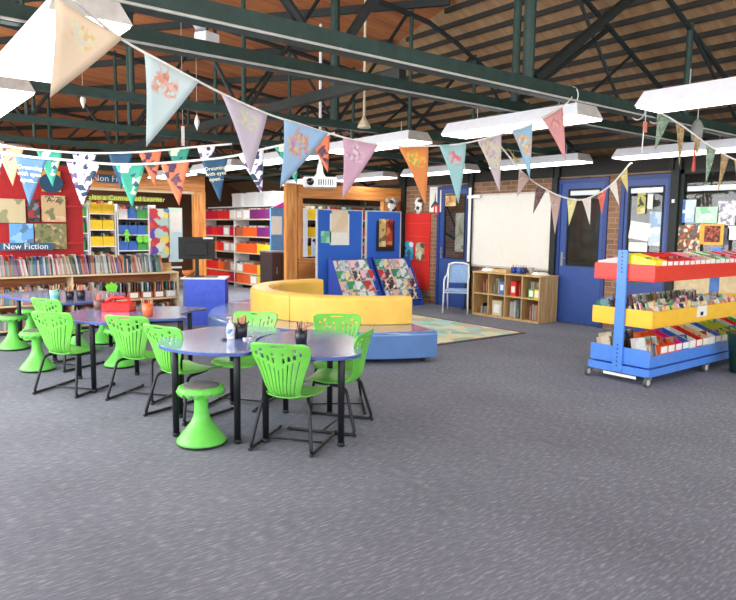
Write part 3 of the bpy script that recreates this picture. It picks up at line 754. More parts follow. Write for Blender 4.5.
for y, lb in ((14.6, 'white box on top of the rainbow shelf, nearest the pine post'), (15.5, 'white box on top of the rainbow shelf, middle of the three'), (16.3, 'white box on top of the rainbow shelf, nearest the monitor side')):
    o = obj('storage_box', B(0, .3, -.25, .25, 0, .34), white); o.location = (RX + .3, y, 2.12); tag(o, lb, 'box'); obj('lid', B(-.01, .31, -.26, .26, .28, .35), white, o)
tag(obj('shelf_board', B(RX + .2, RX + .75, 13.9, 17.9, 2.09, 2.118), white), 'white board along the top of the rainbow shelf', 'shelf')
# blue end panel beside the pine post
o = thing('end_panel', 'light blue panel with a white sheet left of the big pine post', 'panel', (aty(281, 240, 12.6).x, 12.6, 0), rad(0))
lb_ = mat('light_blue_panel', (104, 156, 208), .6)
obj('board', B(-.25, .25, 0, .05, 0, 2.0), lb_, o); obj('sheet', B(-.24, .02, -.008, 0, 1.42, 1.82), paper, o)
bm = bmesh.new(); prism(bm, [(-.22, 0), (.25, 0), (.25, .22)], 0, .01); q = obj('pink_pennant', bm, mat('hot_pink', (238, 60, 190), .6), o); q.rotation_euler = (PI / 2, 0, 0); q.location = (0, .02, 2.0)
t = thing('cabinet', 'dark brown cabinet below the light blue panel by the pine post', 'cabinet', (aty(281, 270, 12.0).x, 12.0, 0), rad(0))
db = mat('dark_brown_cabinet', (64, 46, 48), .5); obj('carcass', B(-.22, .22, 0, .5, 0, 1.05), db, t); obj('top_board', B(-.23, .23, -.02, .52, 1.05, 1.08), grey, t)
for s in (-.11, .11): q = obj('door', B(s - .10, s + .10, -.015, 0, .05, 1.02), db, t); obj('handle', B(s - .01, s + .01, -.03, -.015, .6, .75), grey, q)

# ------------------------------------------------------------------ right pine partition with window opening
A0 = Vector((6.88, 11.41)); A1 = Vector((9.62, 11.05)); dirp = (A1 - A0); LP = dirp.length; angp = math.atan2(dirp.y, dirp.x)
t = thing('timber_partition', 'orange pine partition with a window opening behind the picture-book racks', 'partition', (A0.x, A0.y, 0), angp)
pinepart('post', t, 0, .24, 0, .14, 0, 2.46, m=pinez); pinepart('beam', t, .27, LP, .0, .12, 2.18, 2.46)
pinepart('post', t, 2.28, 2.42, 0, .12, .0, 2.18, m=pinez); obj('plywood_panel', B(2.42, LP, .03, .06, 0, 2.18), plymat('partition_ply', (176, 106, 54), (140, 78, 36), 0), t)
obj('dado_panel', B(.27, 2.28, .02, .06, 0, .86), plymat('knotty_pine', (226, 150, 72), (170, 96, 38), 0), t); pinepart('sill', t, .27, 2.28, -.02, .12, .86, .95)
pinepart('jamb', t, .27, .36, 0, .12, .95, 2.18, m=pinez)
M_ = t.matrix_basis
bpy.context.view_layer.update(); M_ = t.matrix_world.copy()
o = obj('window_poster', B(0, .24, 0, .01, 0, .40), printmat('wp1', (240, 238, 234), [(236, 234, 230), (60, 60, 66)], 12, frac=.18)); o.matrix_world = M_ @ Matrix.Translation((.56, .0, .99)); tag(o, 'white sheet with dark printed shapes in the pine window opening', 'poster')
bm = bmesh.new()
for k in range(4):
    prism(bm, [(.04 + k * .05 + .018 * math.cos(j * PI / 4), .32 + .02 * math.sin(j * PI / 4)) for j in range(8)], 0, .002)
prism(bm, [(.13 + .05 * math.cos(j * PI / 5), .14 + .07 * math.sin(j * PI / 5)) for j in range(10)], 0, .002)
q = obj('printed_shapes', bm, mat('dark_ink', (56, 48, 66), .8), o); q.rotation_euler = (PI / 2, 0, 0); q.location = (.0, -.001, 0)
o = obj('poster', B(0, .10, 0, .01, 0, 1.0), paper); o.matrix_world = M_ @ Matrix.Translation((.37, .0, .98)); tag(o, 'tall narrow white strip poster against the big pine post', 'poster')
backshelf(8.0, 11.0, (.5, .92, 1.36, 1.78), 13.1, 'white shelf of yellow and red tubs seen through the pine window', white, .4, 2.15)
for z, nm, cs in ((.92, 'third', ['yellow', 'yellow', 'green', 'orange', 'red', 'red', 'red']), (1.36, 'second', ['yellow', 'yellow', 'yellow', 'orange', 'red', 'red', 'red']), (1.78, 'top', ['clear', 'yellow', 'yellow', 'yellow', 'red', 'red', 'red']), (.5, 'lowest', ['green', 'yellow', 'yellow', 'red'])):
    fill(8.03, 10.97, 13.11, z, .34, cs, 'on the %s shelf seen through the pine window' % nm, 'tubs behind the pine window', nb=3)

# ------------------------------------------------------------------ picture-book racks with blue boards
rackblue = mat('rack_blue', (44, 74, 170), .5)
def rack(x0, label):
    t = thing('book_rack', label, 'book rack', (x0, 10.0, 0)); W = .97
    s = (.98 - .12) / .52
    bm = bmesh.new()
    for x in (0, W - .018):
        vs = [(0, .0), (.56, 0), (.56, 1.0), (.48, 1.0), (0, .14)]
        lo = [bm.verts.new((x, y, z)) for y, z in vs]; hi = [bm.verts.new((x + .018, y, z)) for y, z in vs]
        bm.faces.new(lo); bm.faces.new(hi[::-1])
        for i in range(5): bm.faces.new((lo[i], lo[(i + 1) % 5], hi[(i + 1) % 5], hi[i]))
        if x == 0: obj('side_panel', bm, rackblue, t); bm = bmesh.new()
    obj('side_panel', bm, rackblue, t)
    ang = math.atan2(.86, .50)
    M = Matrix.Translation((0, .02, .14)) @ Matrix.Rotation(ang, 4, 'X')
    obj('sloping_back', B(.018, W - .018, 0, .97, -.03, -.02, M=M), rackblue, t)
    for k in range(4): obj('ledge', B(.018, W - .018, .235 * k, .235 * k + .006, -.02, .006, M=M), mat('clear_ledge', (190, 196, 210), .3), t)
    obj('plinth', B(.018, W - .018, .02, .54, 0, .1), rackblue, t)
    return M
def fillrack(x0, M, nm, seed):
    R2 = random.Random(seed)
    for k in range(4):
        x = .02
        while x < .85:
            w = R2.choice([.19, .21, .23]); w = min(w, .955 - x); h = R2.choice([.222, .23, .228])
            key = ('pb', round(w, 2), h)
            if key not in BMESH:
                o = obj('picture_book', B(0, round(w, 2) - .006, 0, h, 0, .008), covers[0]); BMESH[key] = o.data; bpy.data.objects.remove(o)
            o = bpy.data.objects.new('picture_book', BMESH[key]); COL.objects.link(o); o.material_slots[0].link = 'OBJECT'; i = R2.randrange(18); o.material_slots[0].material = covers[i]
            o.matrix_world = Matrix.Translation((x0, 10.0, 0)) @ M @ Matrix.Translation((x, .235 * k + .008, -.016 + R2.uniform(0, .006)))
            tag(o, 'face-out picture book on the %s row of the %s rack' % (['bottom', 'third', 'second', 'top'][k], nm), 'book', 'picture books on the %s rack' % nm); x += w
M = rack(7.32, 'left sloping blue rack of face-out picture books behind the yellow bench'); fillrack(7.32, M, 'left', 3)
M = rack(8.37, 'right sloping blue rack of face-out picture books, nearest the red pinboard'); fillrack(8.37, M, 'right', 5)
def blueboard(x0, x1, lb):
    t = thing('pinboard_screen', lb, 'pinboard', (x0, 10.72, 0)); W = x1 - x0
    obj('board', B(.02, W - .02, 0, .04, .1, 1.93), pinblue, t)
    for x in (0, W - .025): obj('edge_post', B(x, x + .025, -.005, .045, 0, 1.95), mat('pale_alu', (200, 204, 206), .4), t)
    obj('top_rail', B(.025, W - .025, -.004, .044, 1.93, 1.95), mat('pale_alu', (200, 204, 206)), t)
    return t
blueboard(7.15, 8.28, 'freestanding blue pinboard behind the left book rack, with white poster'); blueboard(8.37, 9.32, 'freestanding blue pinboard behind the right book rack, with dark framed picture')
def on_y(px0, py0, px1, py1, y, m, lb, cat='poster', name='poster'):
    a = aty(px0, py0, y); b = aty(px1, py1, y)
    o = obj(name, B(-(b.x - a.x) / 2, (b.x - a.x) / 2, -.004, .004, -(a.z - b.z) / 2, (a.z - b.z) / 2), m); o.location = ((a.x + b.x) / 2, y, (a.z + b.z) / 2); return tag(o, lb, cat)
o = on_y(330, 213.5, 349, 245, 10.71, paper, 'cream and white poster with a small figure on the left blue pinboard')
obj('picture', B(-.2, .2, -.007, -.004, -.06, .38), printmat('bb1', (240, 224, 196), [(236, 214, 180), (200, 150, 110), (246, 236, 214)], 5, frac=.4), o)
on_y(321, 231, 331, 243, 10.71, printmat('bb2', (150, 226, 196), [(110, 190, 160), (180, 236, 214)], 8), 'small mint green sheet at the left of the left blue pinboard')
o = on_y(377, 221, 394, 251, 10.69, mat('black_frame', (36, 34, 38), .4), 'black framed long picture with red and yellow panels on the right blue pinboard', 'picture', 'framed_picture')
obj('image', B(-.18, .0, -.008, -.004, -.22, .36), printmat('bb3', (210, 180, 110), [(120, 110, 80), (230, 210, 150)], 14), o); obj('image', B(.01, .18, -.008, -.004, -.22, .36), printmat('bb4', (190, 66, 50), [(210, 140, 80), (120, 40, 40)], 14), o)

# ------------------------------------------------------------------ curved bench
CX, CY = 5.95, 7.75
def arc(r0, r1, a0, a1, z0, z1, n, crown=0):
    bm = bmesh.new(); rings = []
    for i in range(n + 1):
        a = rad(a0 + (a1 - a0) * i / n); c, s = math.cos(a), math.sin(a)
        e = .03
        prof = [(r0, z0), (r1, z0), (r1, z1 - e), (r1 - e, z1), (r0 + e, z1), (r0, z1 - e)]
        rings.append([bm.verts.new((r * c, r * s, z)) for r, z in prof])
    for p, q in zip(rings, rings[1:]):
        for k in range(6): bm.faces.new((p[k], p[(k + 1) % 6], q[(k + 1) % 6], q[k]))
    bm.faces.new(rings[0]); bm.faces.new(rings[-1][::-1]); return bm
t = thing('curved_bench', 'large curved bench with yellow vinyl backrest and blue vinyl seat', 'bench', (CX, CY, 0))
for a0, a1 in ((78, 122.6), (123, 167.6), (168, 212.6), (213, 257.5)):
    o = bevel(obj('seat_block', arc(1.0, 2.22, a0, a1, .06, .38, 14), [bluevinyl], t), .012)
for a0, a1 in ((80, 138.8), (139, 198), (198.2, 257)):
    o = bevel(obj('backrest', arc(1.32, 1.62, a0, a1, .38, .725, 22), yellowvinyl, t), .012)
for a in (84, 118, 128, 162, 173, 207, 218, 254):
    for r in (1.1, 2.1):
        obj('foot', lathe([(.025, 0), (.03, .01), (.03, .04), (.02, .06)], 12), black, t).location = (r * math.cos(rad(a)), r * math.sin(rad(a)), 0)
# rug
rugm = printmat('map_rug_pattern', (172, 214, 208), [(222, 228, 200), (232, 222, 176), (190, 220, 212), (212, 190, 168), (232, 230, 210), (160, 200, 180)], 6.5, .95, .85)
t = tag(bevel(obj('rug', B(6.17, 8.11, 6.38, 9.6, .001, .014), rugm), .003), 'pale teal and cream map-patterned rug in front of the cubby shelf', 'rug')
bm = bmesh.new()
for q in ((6.15, 8.13, 6.36, 6.42), (6.15, 8.13, 9.56, 9.62), (8.07, 8.13, 6.42, 9.56)): box(bm, *q, .001, .016)
obj('border', bm, mat('rug_border', (110, 86, 92), .9), t)

# ------------------------------------------------------------------ tables
def catmull(pts, n=6):
    out = []; N = len(pts)
    for i in range(N):
        p0, p1, p2, p3 = [Vector(pts[(i + k - 1) % N]) for k in range(4)]
        for k in range(n):
            t = k / n; out.append(.5 * ((2 * p1) + (-p0 + p2) * t + (2 * p0 - 5 * p1 + 4 * p2 - p3) * t * t + (-p0 + 3 * p1 - 3 * p2 + p3) * t ** 3))
    return out
TZ = .70
def table(pts, legs, label):
    cx = sum(p[0] for p in pts) / len(pts); cy = sum(p[1] for p in pts) / len(pts)
    t = thing('wave_table', label, 'table', (cx, cy, 0), 0)
    bm = bmesh.new(); prism(bm, [(p.x - cx, p.y - cy) for p in catmull(pts)], TZ - .026, TZ, 1, 0)
    bevel(obj('tabletop', bm, [bluelam, blueedge], t), .003)
    for x, y in legs:
        lg = obj('leg', lathe([(.024, .03), (.026, TZ - .03), (.024, TZ - .027)], 14), black, t, True); lg.location = (x - cx, y - cy, 0)
        obj('glide', lathe([(.02, 0), (.028, .008), (.028, .03), (.02, .035)], 14), rubber, lg, True)
    return t
TA = [(1.78, 4.80), (1.90, 5.08), (2.08, 5.27), (2.31, 5.39), (2.55, 5.42), (2.80, 5.33), (2.92, 5.10), (2.86, 4.85), (2.68, 4.76), (2.54, 4.66), (2.40, 4.46), (2.21, 4.17), (2.05, 4.22), (1.90, 4.36), (1.81, 4.56)]
TB_ = [(2.225, 4.15), (2.415, 4.45), (2.555, 4.645), (2.70, 4.745), (2.88, 4.83), (3.12, 4.84), (3.18, 4.73), (3.26, 4.50), (3.20, 4.24), (3.07, 3.99), (2.93, 3.80), (2.80, 3.65), (2.62, 3.65), (2.44, 3.80), (2.30, 3.98)]
table(TA, [(1.86, 4.70), (2.16, 4.28), (2.62, 5.28), (2.08, 5.16)], 'front left wave-shaped blue table with a pencil cup and white bottle')
table(TB_, [(2.74, 3.78), (3.14, 4.50), (2.86, 4.76), (2.34, 4.18)], 'front right wave-shaped blue table with a single black pencil cup')
TC = [(1.60, 6.90), (1.62, 6.45), (1.82, 6.18), (2.15, 6.22), (2.42, 6.10), (2.56, 6.14), (2.60, 6.38), (2.78, 6.58), (3.02, 6.68), (2.90, 6.92), (2.60, 7.16), (2.2, 7.3), (1.85, 7.25)]
table(TC, [(1.74, 6.42), (2.52, 6.20), (2.86, 6.78), (1.78, 7.08), (2.32, 6.92)], 'middle wave-shaped blue table with a red caddy on it')
TD = [(1.46, 9.4), (1.52, 8.85), (1.78, 8.05), (2.15, 7.95), (2.5, 8.2), (2.78, 8.7), (2.56, 9.3), (2.0, 9.65)]
table(TD, [(1.62, 9.2), (1.8, 8.22), (2.6, 8.75), (2.2, 9.45)], 'farthest wave-shaped blue table, in front of the low bookcase')

# ------------------------------------------------------------------ green chairs
def shell_sheet(prof, wid, nu, holes, dish):
    """prof: list of (y,z); wid(t) half-width; holes(u,t)->True removes face"""
    bm = bmesh.new(); n = len(prof) - 1; g = []
    for i, (y, z) in enumerate(prof):
        t = i / n; rowv = []
        for j in range(nu + 1):
            u = j / nu * 2 - 1
            hw = wid(t, u)
            dy, dz = dish(u, t)
            rowv.append(bm.verts.new((u * hw, y + dy, z + dz)))
        g.append(rowv)
    for i in range(n):
        for j in range(nu):
            if not holes((j + .5) / nu * 2 - 1, (i + .5) / n): bm.faces.new((g[i][j], g[i][j + 1], g[i + 1][j + 1], g[i + 1][j]))
    for v in [v for v in bm.verts if not v.link_faces]: bm.verts.remove(v)
    return bm
def spl(pts, n):
    out = []
    P = [Vector(p) for p in pts]; P = [P[0] * 2 - P[1]] + P + [P[-1] * 2 - P[-2]]
    m = len(pts) - 1
    for i in range(n + 1):
        s = i / n * m; k = min(int(s), m - 1); t = s - k; p0, p1, p2, p3 = P[k:k + 4]
        out.append(.5 * ((2 * p1) + (-p0 + p2) * t + (2 * p0 - 5 * p1 + 4 * p2 - p3) * t * t + (-p0 + 3 * p1 - 3 * p2 + p3) * t ** 3))
    return out
def sm(t): t = max(0, min(1, t)); return t * t * (3 - 2 * t)
def make_chair(label):
    t = thing('plastic_chair', label, 'chair', (0, 0, 0), 0, 'green plastic chairs')
    # seat: front lip to the rear bend
    seatp = spl([(.24, .365), (.225, .392), (.12, .405), (0, .392), (-.11, .388), (-.165, .402)], 22)
    def sw(tt, u):
        w = .205 + .012 * math.sin(tt * PI)
        if tt < .2: w -= .04 * (1 - tt / .2) ** 2
        if tt > .55: w -= .087 * sm((tt - .5) / .5)
        return w
    o = obj('seat', shell_sheet(seatp, sw, 20, lambda u, tt: False, lambda u, tt: (0, .018 * abs(u) ** 3 * (1 - .2 * tt) - .006 * (1 - u * u))), green, t, True)
    md = o.modifiers.new('s', 'SOLIDIFY'); md.thickness = .012; md.offset = -1
    md = o.modifiers.new('d', 'SUBSURF'); md.levels = 1; md.render_levels = 1
    backp = spl([(-.163, .401), (-.20, .425), (-.222, .485), (-.236, .60), (-.252, .69), (-.277, .765), (-.29, .795)], 66)
    def bw(tt, u):
        w = .120 + .103 * sm((tt - .18) / .60)
        if tt > .86: w -= .06 * ((tt - .86) / .14) ** 2.5
        return w
    NU = 66
    def hl(u, tt):
        au = abs(u)
        if .845 < tt < .895 and au < .27 - abs(tt - .87) * 3: return True       # hand hole
        if au > .84: return False
        k = (u + .84) / 1.68 * 9; fr = k - math.floor(k); c = int(math.floor(k)); e = abs(c - 4)
        top = .50 + .035 * e
        if .08 < tt < top and fr < .17: return True          # long slots between the ribs
        a1 = top + .05
        if e > 0 and a1 < tt < a1 + .075 and fr < .34 + .12 * (1 - abs(tt - a1 - .037) / .037): return True
        if e in (1, 3) and a1 + .11 < tt < a1 + .16 and fr < .36: return True
        return False
    o = obj('backrest', shell_sheet(backp, bw, NU, hl, lambda u, tt: (.045 * u * u * (1 - .3 * tt), .004 * (1 - u * u) if tt > .9 else 0)), green, t, True)
    md = o.modifiers.new('s', 'SOLIDIFY'); md.thickness = .014; md.offset = 0
    md = o.modifiers.new('d', 'SUBSURF'); md.levels = 1; md.render_levels = 1
    for s in (-1, 1):
        pts = rounded([(s * .11, .13, .373), (s * .135, -.06, .366), (s * .18, -.15, .36), (s * .232, -.245, .016), (s * .232, .30, .016)], .05, 5)
        obj('side_runner', T(pts, .013, 10), black, t, True)
        obj('end_cap', T([(s * .232, .29, .016), (s * .232, .315, .016)], .014, 10), rubber, t)
        obj('end_cap', T([(s * .232, -.252, .013), (s * .232, -.225, .013)], .0135, 10), rubber, t)
    obj('cross_bar', T([(-.232, .02, .022), (.232, .02, .022)], .007, 8), black, t, True)
    obj('seat_bracket', T([(-.12, .06, .37), (.12, .06, .37)], .009, 8), black, t, True)
    return t
chairs = [
    (2.49, 4.04, 53, 'green plastic chair with its back to us at the front right table'),
    (3.0, 4.22, -35, 'green plastic chair at the right end of the front right table, facing left'),
    (2.16, 5.22, 70, 'green plastic chair tucked under the left end of the front left table'),
    (2.08, 6.00, 53, 'green plastic chair in front of the red caddy'),
    (1.60, 6.62, 53, 'green plastic chair at the left, nearer of the two overlapping chairs'),
    (1.83, 7.80, 62, 'green plastic chair half hidden behind the left chair of the middle table'),
    (2.75, 5.30, 233, 'green plastic chair behind the front left table beside the curved bench'),
    (3.36, 4.70, 214, 'green plastic chair behind the front right table, showing its top against the yellow bench'),
]
c0 = make_chair(chairs[0][3]); bpy.context.view_layer.update()
c0k = list(c0.children); KIDS[c0.name] = c0k
for k_ in c0k: KIDS[k_.name] = []
for i, (x, y, a, lb) in enumerate(chairs[1:]): dup(c0, (x, y, 0), az(a), lb)
c0.location = (chairs[0][0], chairs[0][1], 0); c0.rotation_euler = (0, 0, az(chairs[0][2]))

# ------------------------------------------------------------------ green stools
def make_stool(label):
    t = thing('wobble_stool', label, 'stool', (0, 0, 0), 0, 'green stools')
    obj('base', lathe([(.17, .018), (.182, .022), (.178, .038), (.145, .08), (.105, .13), (.074, .175), (.055, .22), (.050, .28), (.050, .37), (.07, .402)], 40), green2, t, True)
    obj('rubber_foot', lathe([(.15, 0), (.172, .004), (.182, .014), (.178, .022)], 40), rubber, t, True)
    def sc_(r, z, a): return r * (1 + (.05 * math.cos(a * 16) if z < .39 else .0))
    bm = lathe([(.07, .402), (.13, .406), (.160, .386), (.170, .386), (.170, .412), (.162, .430), (.147, .437), (.12, .436)], 128, fn=sc_)
    # wavy hem: lower the rim between scallops
    for v in bm.verts:
        r = math.hypot(v.co.x, v.co.y)
        if r > .150 and v.co.z < .395: v.co.z += .017 * math.cos(16 * math.atan2(v.co.y, v.co.x))
    obj('seat', bm, green2, t, True)
    obj('seat_pad', lathe([(.128, .432), (.13, .440), (.12, .4435), (.05, .4435)], 36), padm, t, True)
    return t
def fz(px, py): v = atz(px, py); return (v.x, v.y)
stools = [(1.95, 4.44, 'green wobble stool standing free in front of the front left table'),
          (*fz(14, 349), 'green wobble stool at the far left edge beside the farthest table'),
          (*fz(38, 370), 'green wobble stool left of the overlapping chairs, nearer of the left pair'),
          (*fz(31, 340), 'green wobble stool half hidden between the two left stools'),
          (*fz(121, 366), 'green wobble stool under the middle table behind the caddy chair'),
          (*fz(104, 343), 'green wobble stool between the middle and farthest tables'),
          (*fz(78, 353), 'green wobble stool behind the overlapping left chairs')]
s0 = make_stool(stools[0][2]); bpy.context.view_layer.update(); KIDS[s0.name] = list(s0.children)
for k_ in s0.children: KIDS[k_.name] = []
for x, y, lb in stools[1:]: dup(s0, (x, y, 0), R.uniform(0, 1), lb)
s0.location = (stools[0][0], stools[0][1], 0)

# ------------------------------------------------------------------ cups, pencils, caddy
def pot(x, y, z, r, h, m, label, n, pcol, cat='pencil cup', plen=.175, name='pencil_cup'):
    bm = bmesh.new(); S = 24; rings = []
    for rr, zz in ((r * .86, 0), (r, h), (r - .003, h), (r * .86 - .003, .004)):
        rings.append([bm.verts.new((rr * math.cos(2 * PI * k / S), rr * math.sin(2 * PI * k / S), zz)) for k in range(S)])
    for a, b in zip(rings, rings[1:]):
        for k in range(S): bm.faces.new((a[k], a[(k + 1) % S], b[(k + 1) % S], b[k]))
    bm.faces.new(rings[0][::-1]); bm.faces.new(rings[-1])
    o = obj(name, bm, m, None, True); o.location = (x, y, z); tag(o, label, cat)
    for k in range(n):
        a = k * 2.4; rr = r * .66 * math.sqrt((k + .5) / n); L = plen * R.uniform(.85, 1.1)
        c = R.choice(pcol); key = ('pencil', c)
        if key not in BMESH:
            p = obj('pencil', lathe([(.0038, 0), (.0038, .155), (.001, .17)], 6), [mat('pencil_' + c, PCOL[c], .5)]); BMESH[key] = p.data; bpy.data.objects.remove(p)
        p = bpy.data.objects.new('pencil', BMESH[key]); COL.objects.link(p); tlt = R.uniform(.05, .28)
        p.matrix_world = Matrix.Translation((x + rr * .6 * math.cos(a), y + rr * .6 * math.sin(a), z + .006)) @ Matrix.Rotation(a, 4, 'Z') @ Matrix.Rotation(tlt, 4, 'Y') @ Matrix.Scale(L / .17, 4, (0, 0, 1))
        tag(p, '%s pencil in the %s' % (c, label), 'pencil', 'pencils in the ' + label)
PCOL = {'red': (196, 70, 60), 'pale wood': (226, 186, 140), 'orange': (226, 120, 70), 'dark': (60, 44, 50), 'pink': (220, 150, 150), 'blue': (60, 90, 160)}
blackp = mat('black_plastic', (34, 36, 44), .3)
pot(2.70, 4.26, TZ + .001, .05, .105, blackp, 'black cup on the front right table', 16, ['dark', 'pink', 'red', 'dark', 'pale wood'])
pot(2.43, 4.74, TZ + .001, .056, .12, blackp, 'black cup beside the white bottle on the front left table', 20, ['red', 'orange', 'pale wood', 'dark', 'pink'])
pot(*tuple(atz(148, 316, TZ))[:2], TZ + .001, .055, .125, mat('orange_tumbler', (232, 112, 60), .35), 'orange tumbler beside the red caddy', 10, ['orange', 'red', 'pale wood'])
pot(1.86, 8.36, TZ + .001, .06, .12, printmat('teal_pot', (140, 206, 190), [(120, 180, 170), (40, 60, 70)], 40), 'pale teal spotted pot on the farthest table', 8, ['orange', 'pale wood'])
pot(2.02, 8.34, TZ + .001, .05, .10, blackp, 'black cup with a white label on the farthest table', 8, ['red', 'pale wood', 'orange'])
pot(2.13, 8.27, TZ + .001, .052, .11, blackp, 'tall black cup at the right of the farthest table', 9, ['red', 'pale wood', 'orange'])
# white pump bottle
t = thing('pump_bottle', 'white pump bottle with a printed label beside the black cup', 'bottle', (2.335, 4.73, TZ + .001))
obj('bottle', lathe([(.028, 0), (.031, .006), (.031, .10), (.024, .122), (.012, .13), (.012, .14)], 24), white, t, True)
obj('pump', lathe([(.014, .14), (.014, .152), (.005, .154), (.005, .172)], 16), mat('pink_pump', (232, 190, 180), .4), t, True)
obj('nozzle', B(-.03, .008, -.006, .006, .17, .180), mat('pink_pump', (232, 190, 180)), t)
obj('label', lathe([(.0315, .03), (.0318, .03), (.0318, .085), (.0315, .085)], 24), printmat('blabel', (236, 238, 240), [(90, 130, 170), (230, 230, 232), (150, 180, 200)], 30, frac=.5), t, True)
for dx, c in ((-.06, 'dark glue bottle lying low left of the white pump bottle'),):
    o = obj('eraser', B(-.018, .018, -.012, .012, 0, .016), blackp); o.location = (2.335 - .07, 4.70, TZ + .001); tag(o, 'small black eraser left of the white pump bottle', 'eraser')
for i, (x, y) in enumerate(((2.46, 4.655), (2.49, 4.69), (2.42, 4.65))):
    o = obj('eraser', B(-.016, .016, -.01, .01, 0, .014), [white, blackp][i % 2]); o.location = (x, y, TZ + .001); o.rotation_euler = (0, 0, i * .9); tag(o, '%s eraser at the foot of the cup on the front left table%s' % (['white', 'black'][i % 2], ', left one' if i == 2 else ''), 'eraser')
pot(*tuple(atz(99, 309, TZ))[:2], TZ + .001, .055, .10, mat('brown_pot', (120, 84, 76), .5), 'brown cup of pencils left of the red caddy', 14, ['orange', 'red', 'pale wood', 'blue'])
# red caddy
t = thing('desk_caddy', 'red plastic caddy with arched handle on the middle table', 'caddy', (*tuple(atz(119, 311, TZ))[:2], TZ + .001), rad(-38))
rc = mat('red_caddy', (236, 36, 34), .3)
bm = bmesh.new()
w, d, h = .145, .10, .09
for q in ((-w, w, -d, -d + .006, 0, h), (-w, w, d - .006, d, 0, h), (-w, -w + .006, -d, d, 0, h), (w - .006, w, -d, d, 0, h), (-w, w, -d, d, 0, .006), (-w, w, -.004, .004, .006, h), (-.004, .004, -d, d, .006, h)): box(bm, *q)
obj('tray', bm, rc, t)
obj('handle', T(rounded([(-w + .01, 0, h), (-w * .55, 0, h + .05), (w * .55, 0, h + .05), (w - .01, 0, h)], .05, 5), .013, 10), rc, t, True)
bpy.context.view_layer.update(); MC = t.matrix_world.copy()
for k in range(20):
    c = R.choice(['orange', 'red', 'pale wood', 'dark', 'blue']); key = ('pencil', c)
    if key not in BMESH:
        p = obj('pencil', lathe([(.0038, 0), (.0038, .155), (.001, .17)], 6), [mat('pencil_' + c, PCOL[c], .5)]); BMESH[key] = p.data; bpy.data.objects.remove(p)
    p = bpy.data.objects.new('pencil', BMESH[key]); COL.objects.link(p)
    p.matrix_world = MC @ Matrix.Translation((R.choice([-1, 1]) * R.uniform(.06, .13), R.uniform(.03, .08), .008)) @ Matrix.Rotation(R.uniform(-.2, .2), 4, 'Y'); tag(p, '%s pencil standing in the red caddy' % c, 'pencil', 'pencils in the red caddy')

# ------------------------------------------------------------------ kiosk desk with monitor
t = thing('service_desk', 'bright blue small desk with white top behind the tables', 'desk', (4.15, 10.03, 0), math.atan2(-.33, .51))
obj('front_panel', B(0, .62, 0, .02, 0, .74), deskblue, t); obj('side_panel', B(-.02, 0, 0, .46, 0, .74), mat('dark_grey_panel', (96, 98, 108), .6), t); obj('side_panel', B(.62, .64, 0, .46, 0, .74), deskblue, t)
bevel(obj('worktop', B(-.06, .66, -.03, .48, .74, .765), mat('pale_worktop', (226, 226, 224), .4), t), .004); obj('desk_mat', B(0, .5, .05, .4, .765, .769), mat('grey_mat', (84, 80, 74), .7), t)
bpy.context.view_layer.update(); MD = t.matrix_world.copy()
t = thing('monitor', 'black computer monitor seen from behind on the blue desk', 'monitor', (0, 0, 0)); t.matrix_world = MD @ Matrix.Translation((.16, .28, .77)) @ Matrix.Rotation(rad(12), 4, 'Z')
mb = mat('monitor_black', (26, 25, 25), .6)
bevel(obj('screen_housing', B(-.29, .29, -.02, .02, .28, .64), mb, t), .008); bevel(obj('rear_bulge', B(-.16, .16, -.05, -.02, .34, .56), mb, t), .01)
obj('stand_column', B(-.03, .03, -.045, -.02, 0, .4), mb, t); obj('stand_foot', lathe([(.12, 0), (.12, .01), (.03, .02)], 24), mb, t)
obj('label', B(.1, .26, -.024, -.02, .61, .635), white, t)
t = thing('wooden_basket', 'orange wooden basket beside the monitor', 'basket', (4.03, 10.26, .86)); t.matrix_world = MD @ Matrix.Translation((-.0, .40, .766)) @ Matrix.Scale(.62, 4)
obj('bowl', lathe([(.10, 0), (.16, .06), (.17, .14), (.155, .14), (.14, .06)], 24), woodmat('basket_wood', (226, 140, 70), (180, 90, 36), 4), t, True)
# ------------------------------------------------------------------ armchair by the far door
t = thing('armchair', 'pale blue armchair with white metal frame beside the cubby shelf', 'chair', (9.06, 8.76, 0), az(232))
fm = mat('white_frame', (240, 240, 230), .35); bf = mat('pale_blue_fabric', (140, 170, 212), .8, var=.08, nscale=40)
for s in (-1, 1):
    obj('front_leg', T(rounded([(s * .235, .22, 0), (s * .225, .20, .44), (s * .225, .19, .62), (s * .225, .05, .68), (s * .21, -.12, .70), (s * .19, -.22, .90)], .06), .016, 10), fm, t, True)
    obj('rear_leg', T(rounded([(s * .2, -.30, 0), (s * .2, -.16, .42), (s * .19, -.24, .92)], .06), .015, 10), fm, t, True)
bevel(obj('seat', B(-.215, .215, -.17, .235, .405, .455), bf, t), .02, 3)
bm = B(-.18, .18, -.025, .015, 0, .37); 
for v in bm.verts: pass
o = bevel(obj('backrest', bm, bf, t), .02, 3); o.location = (0, -.20, .55); o.rotation_euler = (rad(12), 0, 0)
obj('frame_rail', T([(-.21, .2, .40), (.21, .2, .40)], .014), fm, t); obj('top_rail', T(rounded([(-.19, -.24, .91), (-.1, -.255, .94), (.1, -.255, .94), (.19, -.24, .91)], .05), .016, 10), fm, t, True)

# ------------------------------------------------------------------ cubby contents
CXF, CYF = 9.16, 6.88
def cub(col, y_frac, level): return (CXF, CYF + 1.53 * (3 - col) / 4 + y_frac, .426 if level else .037)
